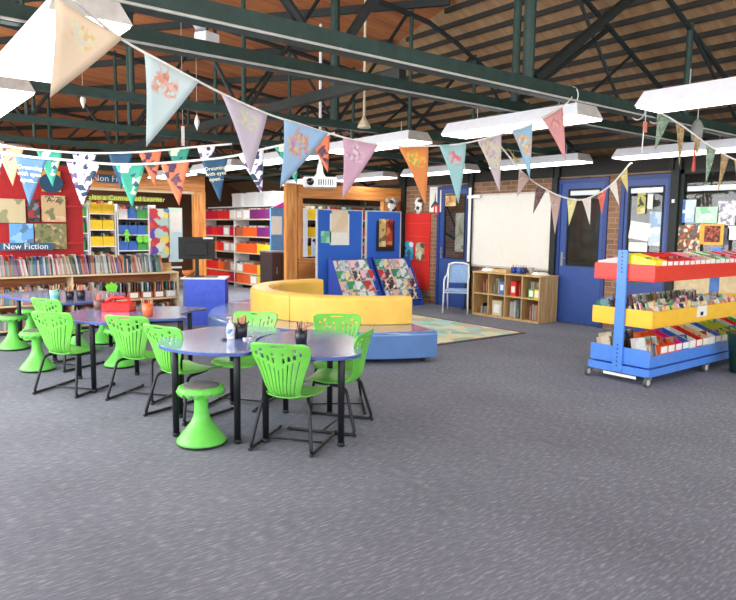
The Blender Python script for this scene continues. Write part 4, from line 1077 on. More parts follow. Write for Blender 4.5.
# columns counted from the left in the photo (largest y) to the right
def shelfbooks(col, level, cols, n, group, where, h=(.2, .28), y0=.04, th=.02):
    x, y, z = cub(col, y0, level)
    for i in range(n):
        hh = R.uniform(*h); b = book(th, .25, round(hh, 2), R.choice(cols))
        b.matrix_world = Matrix.Translation((x + R.uniform(.02, .06), y + th + i * (th + .004) + .0, z + .001)) @ Matrix.Rotation(-PI / 2, 4, 'Z'); tag(b, 'book or folder %s' % where, 'book', group)
shelfbooks(0, 1, ['red', 'brown', 'cream'], 7, 'reddish books in the top left cubby', 'in the top left cubby of the birch shelf', y0=.02)
shelfbooks(1, 1, ['white', 'cream', 'grey'], 5, 'pale folders in the second cubby of the top row', 'among pale folders in the second cubby of the top row', y0=.19)
x, y, z = cub(1, .03, 1); o = obj('folder', B(0, .24, 0, .13, 0, .24), mat('folder_blue', (60, 120, 200), .5)); o.location = (x, y, z + .001); tag(o, 'blue file box in the second cubby of the top row', 'file box'); obj('label', B(-.004, 0, .03, .1, .08, .18), paper, o)
x, y, z = cub(2, .16, 1); o = obj('folder', B(0, .24, 0, .12, 0, .26), redm); o.location = (x, y, z + .001); tag(o, 'red file box with white label in the third cubby of the top row', 'file box'); obj('label', B(-.004, 0, .02, .1, .06, .17), paper, o)
shelfbooks(2, 1, ['red', 'cream', 'grey', 'brown'], 5, 'books beside the red file box', 'right of the red file box in the third cubby', y0=.02)
for yy, c, nm in ((.15, 'green', 'green'), (.025, 'yellow', 'yellow')):
    x, y, z = cub(3, yy, 1); M = Matrix.Translation((x, y + .12, z + .001)) @ Matrix.Rotation(-PI / 2, 4, 'Z'); tub(.12, .26, .19, 'bright yellow' if c == 'yellow' else 'green', M, '%s tub in the top right cubby of the birch shelf' % nm, 'tubs in the top right cubby', .8, True)
    fillbooks(.12, .26, .27, M, 'in the %s tub of the top right cubby' % nm, 'papers in the cubby tubs', ['white', 'grey', 'cream'], 3, .02)
shelfbooks(0, 0, ['white', 'black', 'white'], 8, 'black and white books in the bottom left cubby', 'in the bottom left cubby', h=(.12, .2), y0=.03)
x, y, z = cub(1, .09, 0); o = obj('box', B(0, .3, 0, .22, 0, .27), mat('cardboard_cream', (222, 208, 176), .7)); o.location = (x, y, z + .001); tag(o, 'cream box with a white label in the second cubby of the bottom row', 'box'); obj('label', B(-.004, 0, .04, .18, .05, .2), paper, o)
shelfbooks(2, 0, ['white', 'grey', 'white', 'teal'], 12, 'white folders in the third cubby of the bottom row', 'in the third cubby of the bottom row', h=(.26, .31), y0=.03)
shelfbooks(3, 0, ['pink', 'cream', 'cream'], 9, 'cream and pink folders in the bottom right cubby', 'in the bottom right cubby', h=(.24, .28), y0=.03)
# on the cubby
ZT = .815
for i, (y, c) in enumerate(((7.62, (40, 60, 150)), (7.5, (60, 100, 190)), (7.40, (36, 44, 90)))):
    o_before = len(sc.objects)
    pot(9.33, y, ZT, .055, .11, mat('pot_blue_%d' % i, c, .4), ['blue pen pot, left of three on the cubby shelf', 'lighter blue pen pot, middle of three on the cubby shelf', 'navy pen pot, right of three on the cubby shelf'][i], 7, ['blue', 'dark', 'pale wood'], 'pen pot', .15, 'pen_pot')
pot(9.34, 7.24, ZT, .05, .12, mat('clear_jar', (216, 212, 204), .15, trans=.5), 'clear jar right of the blue pots on the cubby shelf', 0, ['blue'], 'jar', name='jar')
def papers(x, y, z, w, d, h, m, lb, cat='paper', rz=.2):
    bm = bmesh.new(); n = 6
    g = [[bm.verts.new((w * (i / n - .5), d * (j / n - .5), h * (.5 + .5 * math.sin(i * 1.9 + j * 1.3)) * (1 if 0 < i < n and 0 < j < n else .2))) for j in range(n + 1)] for i in range(n + 1)]
    for i in range(n):
        for j in range(n): bm.faces.new((g[i][j], g[i + 1][j], g[i + 1][j + 1], g[i][j + 1]))
    o = obj('crumpled_cloth' if cat == 'cloth' else 'paper_pile', bm, m, None, True); md = o.modifiers.new('s', 'SOLIDIFY'); md.thickness = .004; md.offset = 1; o.location = (x, y, z); o.rotation_euler = (0, 0, rz); tag(o, lb, cat)
papers(9.33, 8.2, ZT, .2, .28, .07, paper, 'white papers at the left end of the cubby top')
papers(9.35, 7.05, ZT, .2, .3, .06, paper, 'crumpled white cloth at the right end of the cubby top', 'cloth')
o = obj('wooden_box', B(-.1, .1, -.16, .16, 0, .05), birch); o.location = (9.35, 7.9, ZT); tag(o, 'flat wooden box between the papers and the blue pots', 'box')

# ------------------------------------------------------------------ book trolley
TX, TY0, TY1, TYM = 6.38, 3.41, 4.10, 3.76
TL = 2.9
t = thing('book_trolley', 'tall blue book trolley on castors with red, yellow and blue trays', 'trolley', (TX, TYM, 0))
def trayp(name, m, z0, z1, lip=.0):
    bm = bmesh.new(); a, b = TY0 - TYM, TY1 - TYM; c = .012
    box(bm, 0, TL, a, b, z0, z0 + c); box(bm, 0, c, a, b, z0 + c, z1); box(bm, TL - c, TL, a, b, z0 + c, z1)
    box(bm, c, TL - c, a, a + c, z0 + c, z1 - lip); box(bm, c, TL - c, b - c, b, z0 + c, z1 - lip)
    return bevel(obj(name, bm, m, t), .003)
trayp('top_tray', redm, 1.08, 1.255, .01); trayp('middle_tray', yelm, .60, .785, .01); trayp('bottom_tray', trolblue, .19, .37, .06)
obj('base_platform', B(-.02, TL, TY0 - TYM - .01, TY1 - TYM + .01, .095, .175), trolblue, t)
for x in (-.03, 2.10):
    p = bevel(obj('end_post', B(x, x + .03, -.055, .055, .10, 1.40), trolblue, t), .004)
    bm = bmesh.new()
    for k in range(6):
        for z in (.16 + k * .045, 1.16 + k * .04):
            prism(bm, [(.006 * math.cos(j * PI / 4), .006 * math.sin(j * PI / 4)) for j in range(8)], 0, .002) if False else box(bm, x - .002, x, -.006, .006, z, z + .016)
    obj('slot_holes', bm, darksteel, p)
obj('label_plate', B(.10 - .115, .10 - .118, -.22, .16, .055, .085), paper, t)
o = obj('sign_plate', B(.95, 1.18, TY0 - TYM - .006, TY0 - TYM - .001, .655, .775), paper, t, label='white notice with small dark square'); obj('mark', B(1.03, 1.09, TY0 - TYM - .009, TY0 - TYM - .006, .67, .71), mat('ink', (40, 36, 34)), o)
for x in (.0, 1.28, 2.7):
    for y in (TY0 - TYM - .0, TY1 - TYM + .0):
        c = obj('castor_fork', B(x - .022, x + .022, y - .024, y + .024, .07, .095), grey, t)
        wz = obj('castor_wheel', T([(x - .03, y - .014, .052), (x - .03, y + .014, .052)], .052, 20), mat('castor_rubber', (84, 84, 82), .5), c)
        obj('castor_hub', T([(x - .03, y - .017, .052), (x - .03, y + .017, .052)], .032, 14), mat('pale_hub', (206, 204, 196), .4), c)
# magazine-file boxes in top and bottom trays
def filebox(x, z, w, c, d=.31, hf=.115, hb=.235, where='', grp='', lab=True, books_=3, flip=False):
    key = ('fb', w, d, hf, hb)
    if key not in TUB:
        bm = bmesh.new(); c_ = .004
        box(bm, 0, w, 0, d, 0, c_); box(bm, 0, w, 0, c_, c_, hf); box(bm, 0, w, d - c_, d, c_, hb)
        for xx in (0, w - c_):
            vs = [bm.verts.new(p) for p in ((xx, c_, c_), (xx, d - c_, c_), (xx, d - c_, hb), (xx, c_, hf), (xx + c_, c_, c_), (xx + c_, d - c_, c_), (xx + c_, d - c_, hb), (xx + c_, c_, hf))]
            for q in ((0, 1, 2, 3), (7, 6, 5, 4), (0, 4, 5, 1), (1, 5, 6, 2), (2, 6, 7, 3), (3, 7, 4, 0)): bm.faces.new([vs[i] for i in q])
        q = obj('tub_body', bm, TM['red']); TUB[key] = q.data; bpy.data.objects.remove(q)
        q = obj('paper_label', B(.012, w - .012, -.003, -.0005, hf - .075, hf - .008), paper); TUB[key + ('l',)] = q.data; bpy.data.objects.remove(q)
    o = bpy.data.objects.new('file_box', TUB[key]); COL.objects.link(o); o.material_slots[0].link = 'OBJECT'; o.material_slots[0].material = TM[c]
    M = Matrix.Translation((x, TY0 + .018, z)) if not flip else Matrix.Translation((x + w, TY1 - .018, z)) @ Matrix.Rotation(PI, 4, 'Z')
    o.matrix_world = M; tag(o, '%s file box %s' % (c, where), 'file box', grp)
    if lab: q = bpy.data.objects.new('paper_label', TUB[key + ('l',)]); COL.objects.link(q); q.parent = o
    for i in range(books_):
        b = book(.012, .22, R.choice([.2, .22, .24]), R.choice(BC[c]))
        b.matrix_world = M @ Matrix.Translation((.012 + (w - .03) * i / max(1, books_ - 1), .05, .006)) @ Matrix.Rotation(rad(-14), 4, 'X'); tag(b, 'thin book in a %s file box %s' % (c, where), 'book', 'thin books in %s file boxes %s' % (c, where))
BC = {k: ['white', 'cream', 'red', 'pink', 'orange', 'teal'] for k in TCOL}
BC['yellow'] = BC['bright yellow'] = ['yellow', 'green', 'cream']; BC['red'] = ['red', 'red', 'white', 'pink']; BC['pink'] = ['pink', 'purple', 'white']
seq = ['bright yellow', 'bright yellow', 'red', 'red', 'red', 'red', 'red', 'pink', 'pink', 'tan', 'white', 'green', 'white', 'green', 'pink', 'red', 'pink', 'red', 'clear', 'red', 'pink', 'tan']
x = TX + .03
for i, c in enumerate(seq):
    filebox(x, 1.094, .115, c, hf=.20, hb=.27, where='in the red top tray of the trolley', grp='file boxes in the red top tray', lab=i > 0); x += .121
x = TX + .03
for i in range(20):
    filebox(x, 1.094, .115, ['clear', 'blue', 'white', 'clear'][i % 4], hf=.18, hb=.24, where='on the far side of the red top tray', grp='file boxes on the far side of the red tray', lab=False, flip=True, books_=2); x += .121
seq2 = [None] * 3 + ['orange', 'orange', 'magenta', 'blue', 'white', 'red', 'tan', 'white', 'blue', 'lime', 'lime', 'lime', 'clear', 'red', 'green']
x = TX + .03
for c in seq2:
    if c is None: x += .07; continue
    filebox(x, .204, .15, c, hf=.19, hb=.30, where='in the blue bottom tray of the trolley', grp='file boxes in the blue bottom tray'); x += .157
BRI = ['white', 'cream', 'orange', 'teal', 'blue', 'red', 'white', 'green', 'brown', 'grey']
def trayrow(x0, x1, y, z, where, grp, flip=False, tilt=-12, h=(.18, .26), cols=BRI):
    x = x0
    while x < x1:
        w = R.choice([.014, .02, .026]); hh = R.choice([h[0], (h[0] + h[1]) / 2, h[1]])
        b = book(w, .16, round(hh, 2), R.choice(cols)); b.matrix_world = Matrix.Translation((x, y, z + .04)) @ Matrix.Rotation(R.uniform(-.1, .16), 4, 'Y') @ Matrix.Rotation(rad(tilt), 4, 'X')
        tag(b, 'book %s' % where, 'book', grp); x += w + .006
trayrow(TX + .04, TX + .27, TY0 + .04, .205, 'packed at the left end of the blue bottom tray', 'loose books at the left end of the blue tray')
trayrow(TX + .04, TX + .5, TY1 - .24, .205, 'on the far side of the blue bottom tray', 'loose books on the far side of the blue tray')
# face-forward books in the yellow tray, leaning back in ranks along x
def rank(x, y, z, n, w, where, grp, seed):
    R3 = random.Random(seed)
    for i in range(n):
        h = R3.choice([.2, .22, .25]); key = ('fc', round(w, 2), h)
        if key not in BMESH:
            q = obj('paperback', B(0, .012, 0, round(w, 2), 0, h), covers[0]); BMESH[key] = q.data; bpy.data.objects.remove(q)
        o = bpy.data.objects.new('paperback', BMESH[key]); COL.objects.link(o); o.material_slots[0].link = 'OBJECT'; o.material_slots[0].material = covers[R3.randrange(18)]
        o.matrix_world = Matrix.Translation((x + i * .03, y, z + .002)) @ Matrix.Rotation(R3.uniform(.16, .3), 4, 'Y'); tag(o, 'paperback %s' % where, 'book', grp)
def rankf(x0, x1, y, z, where, grp, seed, rows_=4, hh=(.2, .22, .25)):
    """covers facing the aisle (-Y), several deep"""
    R3 = random.Random(seed); x = x0
    while x < x1:
        w = R3.choice([.13, .15, .17])
        for i in range(rows_):
            h = R3.choice(hh); key = ('ff', w, h)
            if key not in BMESH:
                q = obj('paperback', B(0, w, 0, .014, 0, h), covers[0]); BMESH[key] = q.data; bpy.data.objects.remove(q)
            o = bpy.data.objects.new('paperback', BMESH[key]); COL.objects.link(o); o.material_slots[0].link = 'OBJECT'; o.material_slots[0].material = covers[R3.randrange(18)]
            o.matrix_world = Matrix.Translation((x, y + i * .065, z + .005)) @ Matrix.Rotation(rad(-16 + R3.uniform(-3, 3)), 4, 'X'); tag(o, 'paperback %s' % where, 'book', grp)
        x += w + .008
rankf(TX + .04, TX + 2.0, TY0 + .03, .614, 'facing the aisle in the yellow middle tray', 'paperbacks in the yellow middle tray', 11)
trayrow(TX + .04, TX + 2.0, TY1 - .22, .614, 'on the far side of the yellow middle tray', 'books on the far side of the yellow tray', h=(.2, .24))
# flat white box & parts under the trolley
o = obj('flat_box', B(0, .5, -.05, .25, 0, .05), paper); o.location = (TX + .25, TYM - .2, .02)
bpy.data.objects.remove(o)
# green bin at the right edge
t = thing('waste_bin', 'dark green plastic bin at the right edge in front of the trolley', 'bin', (7.95, 3.12, 0))
gb = mat('dark_green_bin', (24, 62, 52), .4)
obj('body', lathe([(.13, 0), (.15, .01), (.19, .42), (.20, .44)], 28), gb, t, True); obj('rim', lathe([(.20, .43), (.212, .435), (.212, .46), (.19, .46)], 28), gb, t, True)

# ------------------------------------------------------------------ bunting
strm = mat('white_string', (244, 240, 232), .7)
def flag(parent, a, b, tip, m, wave=.0):
    """a thin cloth triangle hanging from a to b with its point at tip (parent at origin)"""
    bm = bmesh.new(); n = 8; off = (b - a).cross(tip - a).normalized()
    if off.dot(CAM - a) < 0: off = -off
    rows_ = []
    for i in range(n + 1):
        t = i / n; l = a.lerp(tip, t); r = b.lerp(tip, t); k = n - i
        rows_.append([bm.verts.new(l.lerp(r, (j / k) if k else 0) + off * (math.sin(t * PI) * wave + .005 * math.sin(t * 5 + j))) for j in range(k + 1)])
    for i in range(n):
        u, d = rows_[i], rows_[i + 1]
        for j in range(len(d)):
            bm.faces.new((u[j], u[j + 1], d[j]))
            if j + 1 < len(d): bm.faces.new((u[j + 1], d[j + 1], d[j]))
    c = (a + b + tip) / 3
    for v in bm.verts: v.co -= c
    o = obj('pennant', bm, m, parent, True); o.location = c
    md = o.modifiers.new('s', 'SOLIDIFY'); md.thickness = .0015
    return o, off
def bunting(label, strpts, flags, r=.008, m=strm):
    t = thing('bunting', label, 'bunting', (0, 0, 0))
    pts = [atd(*p) for p in strpts]
    sp = spl(pts, len(pts) * 6)
    obj('string', T(sp, r, 6), m, t, True)
    fs = []
    for (ax, ay, bx, by, tx, ty, dep, mm) in flags:
        if not isinstance(dep, tuple): dep = (dep, dep)
        a = atd(ax, ay, dep[0]); b = atd(bx, by, dep[1]); tp = atd(tx, ty, (dep[0] + dep[1]) / 2)
        fs.append(flag(t, a, b, tp, mm, .006) + ((a, b, tp),))
    return t, fs
def fp(n, base, cols, scale=14, frac=.35): return printmat('pennant_' + n, base, cols, scale, .75, frac)
# flag artwork: soft ground with a cluster of colour in the middle
def art(name, base, blobs, cz=.05, rr=.10, scale=44):
    if name in MATS: return MATS[name]
    m, nt, b = nodes(name)
    tc = nt.nodes.new('ShaderNodeTexCoord')
    dist = nt.nodes.new('ShaderNodeVectorMath'); dist.operation = 'DISTANCE'; dist.inputs[1].default_value = (0, 0, cz)
    nt.links.new(tc.outputs['Object'], dist.inputs[0])
    nz = nt.nodes.new('ShaderNodeTexNoise'); nz.inputs['Scale'].default_value = 9; nt.links.new(tc.outputs['Object'], nz.inputs['Vector'])
    ad = nt.nodes.new('ShaderNodeMath'); ad.operation = 'MULTIPLY_ADD'; ad.inputs[1].default_value = .22; nt.links.new(nz.outputs['Fac'], ad.inputs[0]); nt.links.new(dist.outputs['Value'], ad.inputs[2])
    mk = ramp(nt, [(rr + .05, (1, 1, 1, 1)), (rr + .09, (0, 0, 0, 1))]); nt.links.new(ad.outputs[0], mk.inputs[0])
    v = nt.nodes.new('ShaderNodeTexVoronoi'); v.inputs['Scale'].default_value = scale; nt.links.new(tc.outputs['Object'], v.inputs['Vector'])
    sp = nt.nodes.new('ShaderNodeSeparateColor'); nt.links.new(v.outputs['Color'], sp.inputs[0])
    st = [(0, lin(base))] + [(.3 + .7 * i / len(blobs), lin(c)) for i, c in enumerate(blobs)]
    rp_ = ramp(nt, st, 'CONSTANT'); nt.links.new(sp.outputs[0], rp_.inputs[0])
    mx = nt.nodes.new('ShaderNodeMixRGB'); nt.links.new(mk.outputs[0], mx.inputs[0]); mx.inputs[1].default_value = lin(base); nt.links.new(rp_.outputs[0], mx.inputs[2])
    nt.links.new(mx.outputs[0], b.inputs['Base Color']); b.inputs['Roughness'].default_value = .8
    MATS[name] = m; return m
peach = art('flag_peach', (255, 226, 192), [(246, 240, 190), (240, 232, 210), (250, 214, 150)]); mint = art('flag_mint', (216, 234, 230), [(236, 190, 180), (240, 170, 130), (246, 200, 190), (230, 150, 120)])
lilac = art('flag_lilac', (206, 194, 206), [(226, 214, 160), (210, 206, 190), (190, 200, 200)]); sky = art('flag_sky', (168, 202, 232), [(226, 170, 120), (226, 160, 170), (230, 200, 150), (200, 150, 170)], -.0, .14)
pinkf = art('flag_pink', (214, 168, 186), [(226, 210, 216), (200, 150, 170)]); oran = art('flag_orange', (226, 140, 76), [(236, 200, 90), (170, 190, 90), (240, 160, 70)])
aqua = art('flag_aqua', (160, 206, 204), [(216, 140, 150), (230, 190, 180), (220, 120, 130)]); mauve = art('flag_mauve', (198, 182, 182), [(206, 196, 150), (180, 160, 180), (200, 200, 180)], .03, .16)
bluef = art('flag_blue', (150, 190, 210), [(220, 160, 110), (200, 210, 200), (230, 180, 120)], 0, .12); rose = art('flag_rose', (214, 150, 148), [(220, 170, 150), (200, 130, 140)])
S1 = [(72, -2, 2.6), (120, 38, 2.95), (170, 66, 3.2), (221, 93, 3.5), (268, 114, 3.8), (300, 124, 4.1), (328, 133, 4.35), (378, 145, 4.6), (430, 146, 4.85), (466, 143, 5.1), (501, 134, 5.3), (532, 124, 5.45), (563, 106, 5.65), (572, 97, 5.75)]
t, fl = bunting('long pastel bunting sweeping across the room from top left to the nearest truss', S1, [
    (55, -2, 122, 38, 51, 98, (2.6, 2.95), peach), (144.5, 53, 198, 82, 147, 147, (3.05, 3.35), mint), (221, 93, 267, 114, 251, 174, (3.5, 3.8), lilac), (284, 119, 328, 133, 281, 188, (3.95, 4.35), sky),
    (343, 138, 378, 145, 343, 199, (4.4, 4.6), pinkf), (398, 146, 428, 147, 426, 205, (4.7, 4.85), oran), (439, 145, 466, 143, 459, 204, (4.9, 5.1), aqua), (477, 140, 501, 134, 500, 192, (5.2, 5.3), mauve),
    (512, 131, 532, 123, 530, 178, (5.35, 5.45), bluef), (541, 118, 562, 106, 566, 160, (5.52, 5.65), rose)], .0065)
dk = mat('dark_knot', (52, 44, 44), .6)
flor = art('flag_floral', (232, 230, 232), [(60, 60, 96), (232, 230, 232), (120, 80, 130), (232, 230, 232), (50, 70, 90)], -.0, .35, 26)
teal_ = art('flag_green', (58, 156, 130), [(58, 156, 130), (220, 232, 200), (40, 80, 110), (58, 156, 130), (180, 220, 170)], .04, .2, 16)
ora_ = art('flag_tangerine', (232, 122, 82), [(232, 122, 82), (80, 60, 90), (110, 80, 90), (232, 122, 82)], .05, .2, 22)
navy_ = art('flag_navy', (44, 82, 112), [(44, 82, 112), (50, 90, 120)], .0, .05); bluf = art('flag_denim', (80, 116, 150), [(80, 116, 150), (86, 122, 156)], 0, .05)
sal = art('flag_salmon', (246, 176, 128), [(246, 176, 128), (120, 90, 120), (230, 130, 110)], .1, .16, 20)
D2 = 6.1
S2 = [(-8, 151, D2), (30, 157, D2), (66, 160, D2), (110, 164, D2), (146, 164, D2), (189, 161, D2), (228, 157, D2), (264, 149, D2), (300, 141, D2), (335, 133, D2)]
t, fl = bunting('nearer low bunting of blue, floral, green and orange flags at left', S2, [
    (-10, 151, 3, 155, -3, 196, D2, flor), (14.5, 155, 48, 158.5, 29, 206, D2, bluf), (66, 160, 101, 163, 82, 207, D2, flor), (115, 164, 146, 164, 132, 208, D2, teal_), (160, 163, 190, 161, 179, 206, D2, ora_),
    (201, 160, 228, 157, 220, 202, D2, navy_), (238, 155, 264, 149, 262, 195, D2, flor), (274, 147, 298, 142, 297, 184, D2, teal_), (309, 139, 330, 134.5, 328, 173, D2, ora_)], .012)
def flagtext(f, s, size, zoff, m, sy=0):
    o, off, (a, b, tp) = f; xa = (b - a).normalized(); q = (off.cross(xa)); z_ = xa.cross(off)
    if z_.z < 0: z_ = -z_
    RM = Matrix((xa, z_, off)).transposed().to_4x4()
    c = (a + b + tp) / 3; pos = (a + b) / 2 + (tp - (a + b) / 2) * zoff - c + off * .022
    q = text(s, size, m, o, (0, 0, 0), (0, 0, 0), ext=.0005); q.matrix_local = Matrix.Translation(pos) @ RM
cream_ink = mat('cream_ink', (250, 246, 200), .6); flagtext(fl[1], 'Dreaming\nwith eyes\nopen...', .058, .36, cream_ink); flagtext(fl[5], 'Dreaming\nwith eyes\nopen...', .050, .36, cream_ink)
D3 = 7.7
S3 = [(-8, 145, D3), (40, 150, D3), (85, 153, D3), (130, 152.5, D3), (165, 150, D3), (200, 146.5, D3), (232, 144, D3)]
bunting('farther low bunting partly hidden behind the nearer one at left', S3, [
    (-4, 146, 24, 148.5, 12.5, 186, D3, sal), (36, 150, 63, 152, 52.5, 187, D3, teal_), (72, 152.5, 97, 153, 85, 190, D3, flor), (108, 153, 134, 152, 121, 190, D3, navy_), (138, 152, 162, 150, 155, 187, D3, ora_), (168, 150, 190, 148, 180, 184, D3, teal_), (197, 147, 216, 145, 207, 176, D3, flor)], .013)
wh = art('flag_white', (226, 222, 210), [(240, 200, 190), (226, 222, 210)]); crm = art('flag_cream', (232, 224, 160), [(240, 230, 180), (220, 200, 140)]); rd = art('flag_red', (226, 110, 96), [(240, 150, 130), (210, 90, 80)]); olv = art('flag_olive', (196, 178, 110), [(210, 190, 130), (170, 160, 100)])
dpl = art('flag_plum', (120, 92, 88), [(150, 110, 96), (90, 74, 80)], .0, .2); dpk = art('flag_dusty', (196, 166, 156), [(206, 180, 170), (180, 150, 140)])
D4 = 9.0
S4 = [(498, 143, 8.6), (508, 155, 8.7), (522, 172, 8.8), (540, 186, D4), (560, 196, D4), (580, 200, D4), (597, 194, D4), (612, 184, D4), (628, 166, D4), (632, 163, D4)]
bunting('bunting looping across the whiteboard and right blue doors', S4, [
    (507, 147, 520, 162, 516, 162.5, 8.7, olv), (519, 170, 530, 178, 517, 197, 8.8, dpk), (536, 184, 546, 190, 533, 214, D4, dpl), (549, 192, 561, 197, 555, 235, D4, dpk), (567, 199.5, 577, 200, 569, 226, D4, crm), (582, 200, 591, 197, 590, 225, D4, wh), (597, 194, 606.5, 188, 602, 215, D4, rd), (609, 187, 616, 180, 619.5, 206, D4, wh), (619, 176, 627, 168, 628, 193, D4, olv)], .011)
D5 = 6.6
sea = art('flag_sage', (140, 160, 136), [(160, 176, 150), (120, 140, 120)], 0, .2); tn = art('flag_tan', (176, 146, 100), [(190, 160, 116), (150, 124, 84)], 0, .2)
S5 = [(655, 111, D5), (668, 117, D5), (684, 127, D5), (700, 139, D5), (716, 150, D5), (736, 160, D5), (760, 168, D5)]
bunting('bunting of sage and tan flags hanging at the upper right', S5, [
    (657, 112, 670, 119, 655, 150.5, D5, sea), (675.5, 122, 684.5, 128, 679.5, 166, D5, tn), (692.5, 133, 700, 139, 697, 158, D5, tn), (705.5, 143, 716, 150, 706, 184, D5, sea), (721, 153, 729, 157, 718, 192, D5, tn), (734, 159, 744, 163, 737, 185, D5, oran)], .009)
# tied tail and cord loops on the pipe
for (px, py), lb in (((572, 94), 'white cord knot tying the pastel bunting to the nearest truss'), ((638.5, 108), 'left white cord loop around the nearest truss pipe'), ((655.5, 113), 'right white cord loop around the nearest truss pipe')):
    a = aty(px, py, 3.62); bm = bmesh.new(); n = 20
    tube(bm, [Vector((0, .075 * math.cos(k * 2 * PI / n), .085 * math.sin(k * 2 * PI / n))) for k in range(n + 1)], .007, 6)
    o = obj('cord_loop', bm, strm, None, True); o.location = (a.x, 3.62, 2.79); o.scale = (1, 1, 1) if px > 600 else (1, .85, .92); tag(o, lb, 'cord')
# hanging lantern and tassels
a = atd(697, 131, 6.9); t = thing('paper_lantern', 'grey paper lantern hanging beside the sage bunting', 'lantern', a)
obj('shade', lathe([(.03, -.11), (.055, -.08), (.06, .04), (.035, .1), (.015, .12)], 14), mat('grey_lantern', (150, 150, 146), .7), t, True); obj('cord', T([(0, 0, .12), (0, 0, .42)], .004, 6), strm, t)
a = atd(645, 128, 6.2); t = thing('hanging_tag', 'orange tag and white flower hanging on a cord from the truss pipe', 'ornament', a)
obj('tag', B(-.03, .03, -.004, .004, -.04, .06), mat('coral_tag', (226, 140, 120), .7), t); obj('cord', T([(0, 0, .22), (0, 0, .06)], .004, 6), strm, t); obj('cord', T([(-.02, 0, -.04), (-.03, 0, -.16)], .005, 6), strm, t)
bm = bmesh.new(); prism(bm, [((.035 + .014 * math.cos(5 * k * PI / 15)) * math.cos(k * PI / 15), (.035 + .014 * math.cos(5 * k * PI / 15)) * math.sin(k * PI / 15)) for k in range(30)], -.004, .004)
o = obj('flower', bm, strm, t); o.location = (-.03, 0, -.19); o.rotation_euler = (PI / 2, 0, .5)
a = atd(694, 162, 6.8); o = obj('tassel', lathe([(.012, -.1), (.02, -.08), (.012, .03), (.004, .2)], 10), mat('red_tassel', (206, 90, 80), .8), None, True); o.location = a; tag(o, 'small red tassel hanging below the grey lantern', 'tassel')
for px, py, lb in ((83, 101, 'small white paper bird hanging in the dark roof at left'), (197, 123, 'small white paper drop hanging above the orange pennant'), (183, 136, 'thin pale paper strip hanging left of the paper drop')):
    a = atd(px, py, 8.2); o = obj('paper_ornament', lathe([(.004, -.09), (.03, -.02), (.035, .02), (.006, .1)], 8) if 'strip' not in lb else B(-.02, .02, -.003, .003, -.12, .12), paper, None); o.location = a; tag(o, lb, 'ornament')
    obj('thread', T([(0, 0, .1), (0, 0, roofz(a.x, a.y) - a.z)], .002, 4), strm, o)
# projector
a = atd(320, 182, 9.2); t = thing('projector', 'white projector hanging from the roof before the pine beam', 'projector', a, rad(-35))
bevel(obj('body', B(-.23, .23, -.17, .17, -.08, .06), white, t), .015); bm = bmesh.new()
for k in range(7): box(bm, -.02 + k * .032, -.004 + k * .032, -.174, -.169, -.05, .03)
obj('vent', bm, mat('vent_dark', (90, 90, 90), .6), t); obj('lens', T([(-.13, -.17, -.01), (-.13, -.21, -.01)], .05, 20), mat('lens_black', (20, 20, 24), .1), t, True)
obj('mount_cone', lathe([(.09, .06), (.05, .12), (.03, .25)], 18), white, t, True); obj('mount_pole', T([(0, 0, .25), (0, 0, roofz(a.x, a.y) - a.z)], .02, 10), white, t)
a = atd(364, 124, 7.2); t = thing('roof_pole', 'slim pale pole with a cone end dropping from the roof at centre', 'pole', a)
obj('pole', T([(0, 0, 0), (0, 0, roofz(a.x, a.y) - a.z)], .014, 8), mat('cream_pole', (206, 190, 160), .5), t); obj('cone_cap', lathe([(.075, -.04), (.07, -.02), (.03, .05), (.016, .08)], 16), mat('cream_pole', (206, 190, 160)), t, True)
a = atd(207, 41, 4.7); t = thing('speaker', 'small white box speaker fixed near the second truss at upper left', 'speaker', a, rad(20))
bevel(obj('box', B(-.07, .07, -.06, .06, -.055, .055), white, t), .012); obj('bracket', T([(0, .02, .06), (0, .02, roofz(a.x, a.y) - a.z - .02)], .008, 6), darksteel, t)
a = atd(200, 22, 4.3); o = obj('roof_sensor', lathe([(.03, -.05), (.05, -.02), (.055, .04)], 16), white, None, True); o.location = a; tag(o, 'round white sensor beside the truss above the white speaker', 'sensor')
obj('bracket', T([(0, 0, .03), (0, 0, roofz(a.x, a.y) - a.z)], .008, 6), darksteel, o)

# ------------------------------------------------------------------ light
w = bpy.data.worlds.new('world'); sc.world = w; w.use_nodes = True
bg = w.node_tree.nodes['Background']; bg.inputs[0].default_value = (.93, .96, 1, 1); bg.inputs[1].default_value = 1.75
def area(name, loc, rot, sx, sy, e, col=(1, 1, 1)):
    l = bpy.data.lights.new(name, 'AREA'); l.shape = 'RECTANGLE'; l.size = sx; l.size_y = sy; l.energy = e; l.color = col
    o = bpy.data.objects.new(name, l); COL.objects.link(o); o.location = loc; o.rotation_euler = rot; return o
area('left_fill', (-1.9, 9, 2.0), (0, rad(-90), 0), 2.2, 9, 300, (.95, .98, 1))  # unseen fill light along the left wall, which has no windows
area('beyond_doors_fill', (12.5, 6, 2.4), (0, 0, 0), 1.5, 8, 22)  # unseen fill light inside the room beyond the doors, not daylight
for i, (x, y) in enumerate(((5, 17.3), (10, 15.5), (6.9, 13.2), (2.5, 14))):
    area('rear_room_fill_%d' % i, (x, y, 2.9), (0, 0, 0), 1.2, .3, 60)  # unseen fill lights over the rear space, without fittings
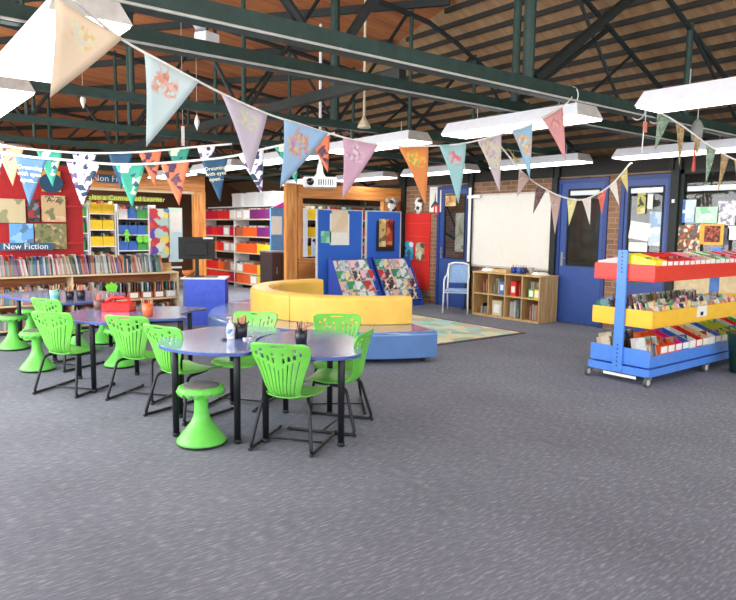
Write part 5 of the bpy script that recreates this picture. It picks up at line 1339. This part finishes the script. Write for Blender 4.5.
sc.view_settings.view_transform = 'Standard'; sc.view_settings.look = 'None'; sc.view_settings.exposure = 0.95; sc.view_settings.gamma = 1; sc.view_settings.use_curve_mapping = False

# ------------------------------------------------------------------ books: the 290 that show largest stay single, the rest become one heap of small books
bpy.context.view_layer.update()
dg = bpy.context.evaluated_depsgraph_get()
from mathutils import Euler
bks = [o for o in sc.objects if o.get('category') == 'book']
camfwd = -(MR @ Vector((0, 0, 1))) 
def seen(o):
    bb = [o.matrix_world @ Vector(c) for c in o.bound_box]; ctr = sum(bb, Vector()) / 8
    dep = (ctr - CAM).dot(camfwd)
    if dep < .1: return -1
    inv = MR.transposed(); pr = []
    for q in bb:
        c = inv @ (q - CAM); pr.append((368 - c.x / c.z * F, 300 + c.y / c.z * F))
    xs = [p[0] for p in pr]; ys_ = [p[1] for p in pr]
    if max(xs) < 0 or min(xs) > 736: return -1
    area_ = (max(xs) - min(xs)) * (max(ys_) - min(ys_)); hit = 0; n = 0
    pts = [ctr] + [ctr.lerp(q, .8) for q in bb]
    for p in pts:
        d = (p - CAM); L = d.length; n += 1
        ok, loc, nr, idx, ob, mw = sc.ray_cast(dg, CAM, d.normalized(), distance=L + .5)
        if ok and ob and ob.name == o.name: hit += 1
    return area_ * hit / n
score = {o.name: seen(o) for o in bks}
bks.sort(key=lambda o: -score[o.name])
rest = bks[290:]
if rest:
    bm = bmesh.new(); slots = []; idx = {}
    for o in rest:
        tmp = bmesh.new(); tmp.from_mesh(o.data); tmp.transform(o.matrix_world)
        for f in tmp.faces:
            m_ = o.material_slots[f.material_index].material if f.material_index < len(o.material_slots) else o.material_slots[0].material
            if m_.name not in idx: idx[m_.name] = len(slots); slots.append(m_)
            f.material_index = idx[m_.name]
        me_ = bpy.data.meshes.new('x'); tmp.to_mesh(me_); tmp.free(); bm.from_mesh(me_); bpy.data.meshes.remove(me_)
    for o in rest: bpy.data.objects.remove(o)
    o = obj('small_books', bm, slots); tag(o, 'many small far or half hidden books filling the tubs and shelves', 'books', None, 'stuff')
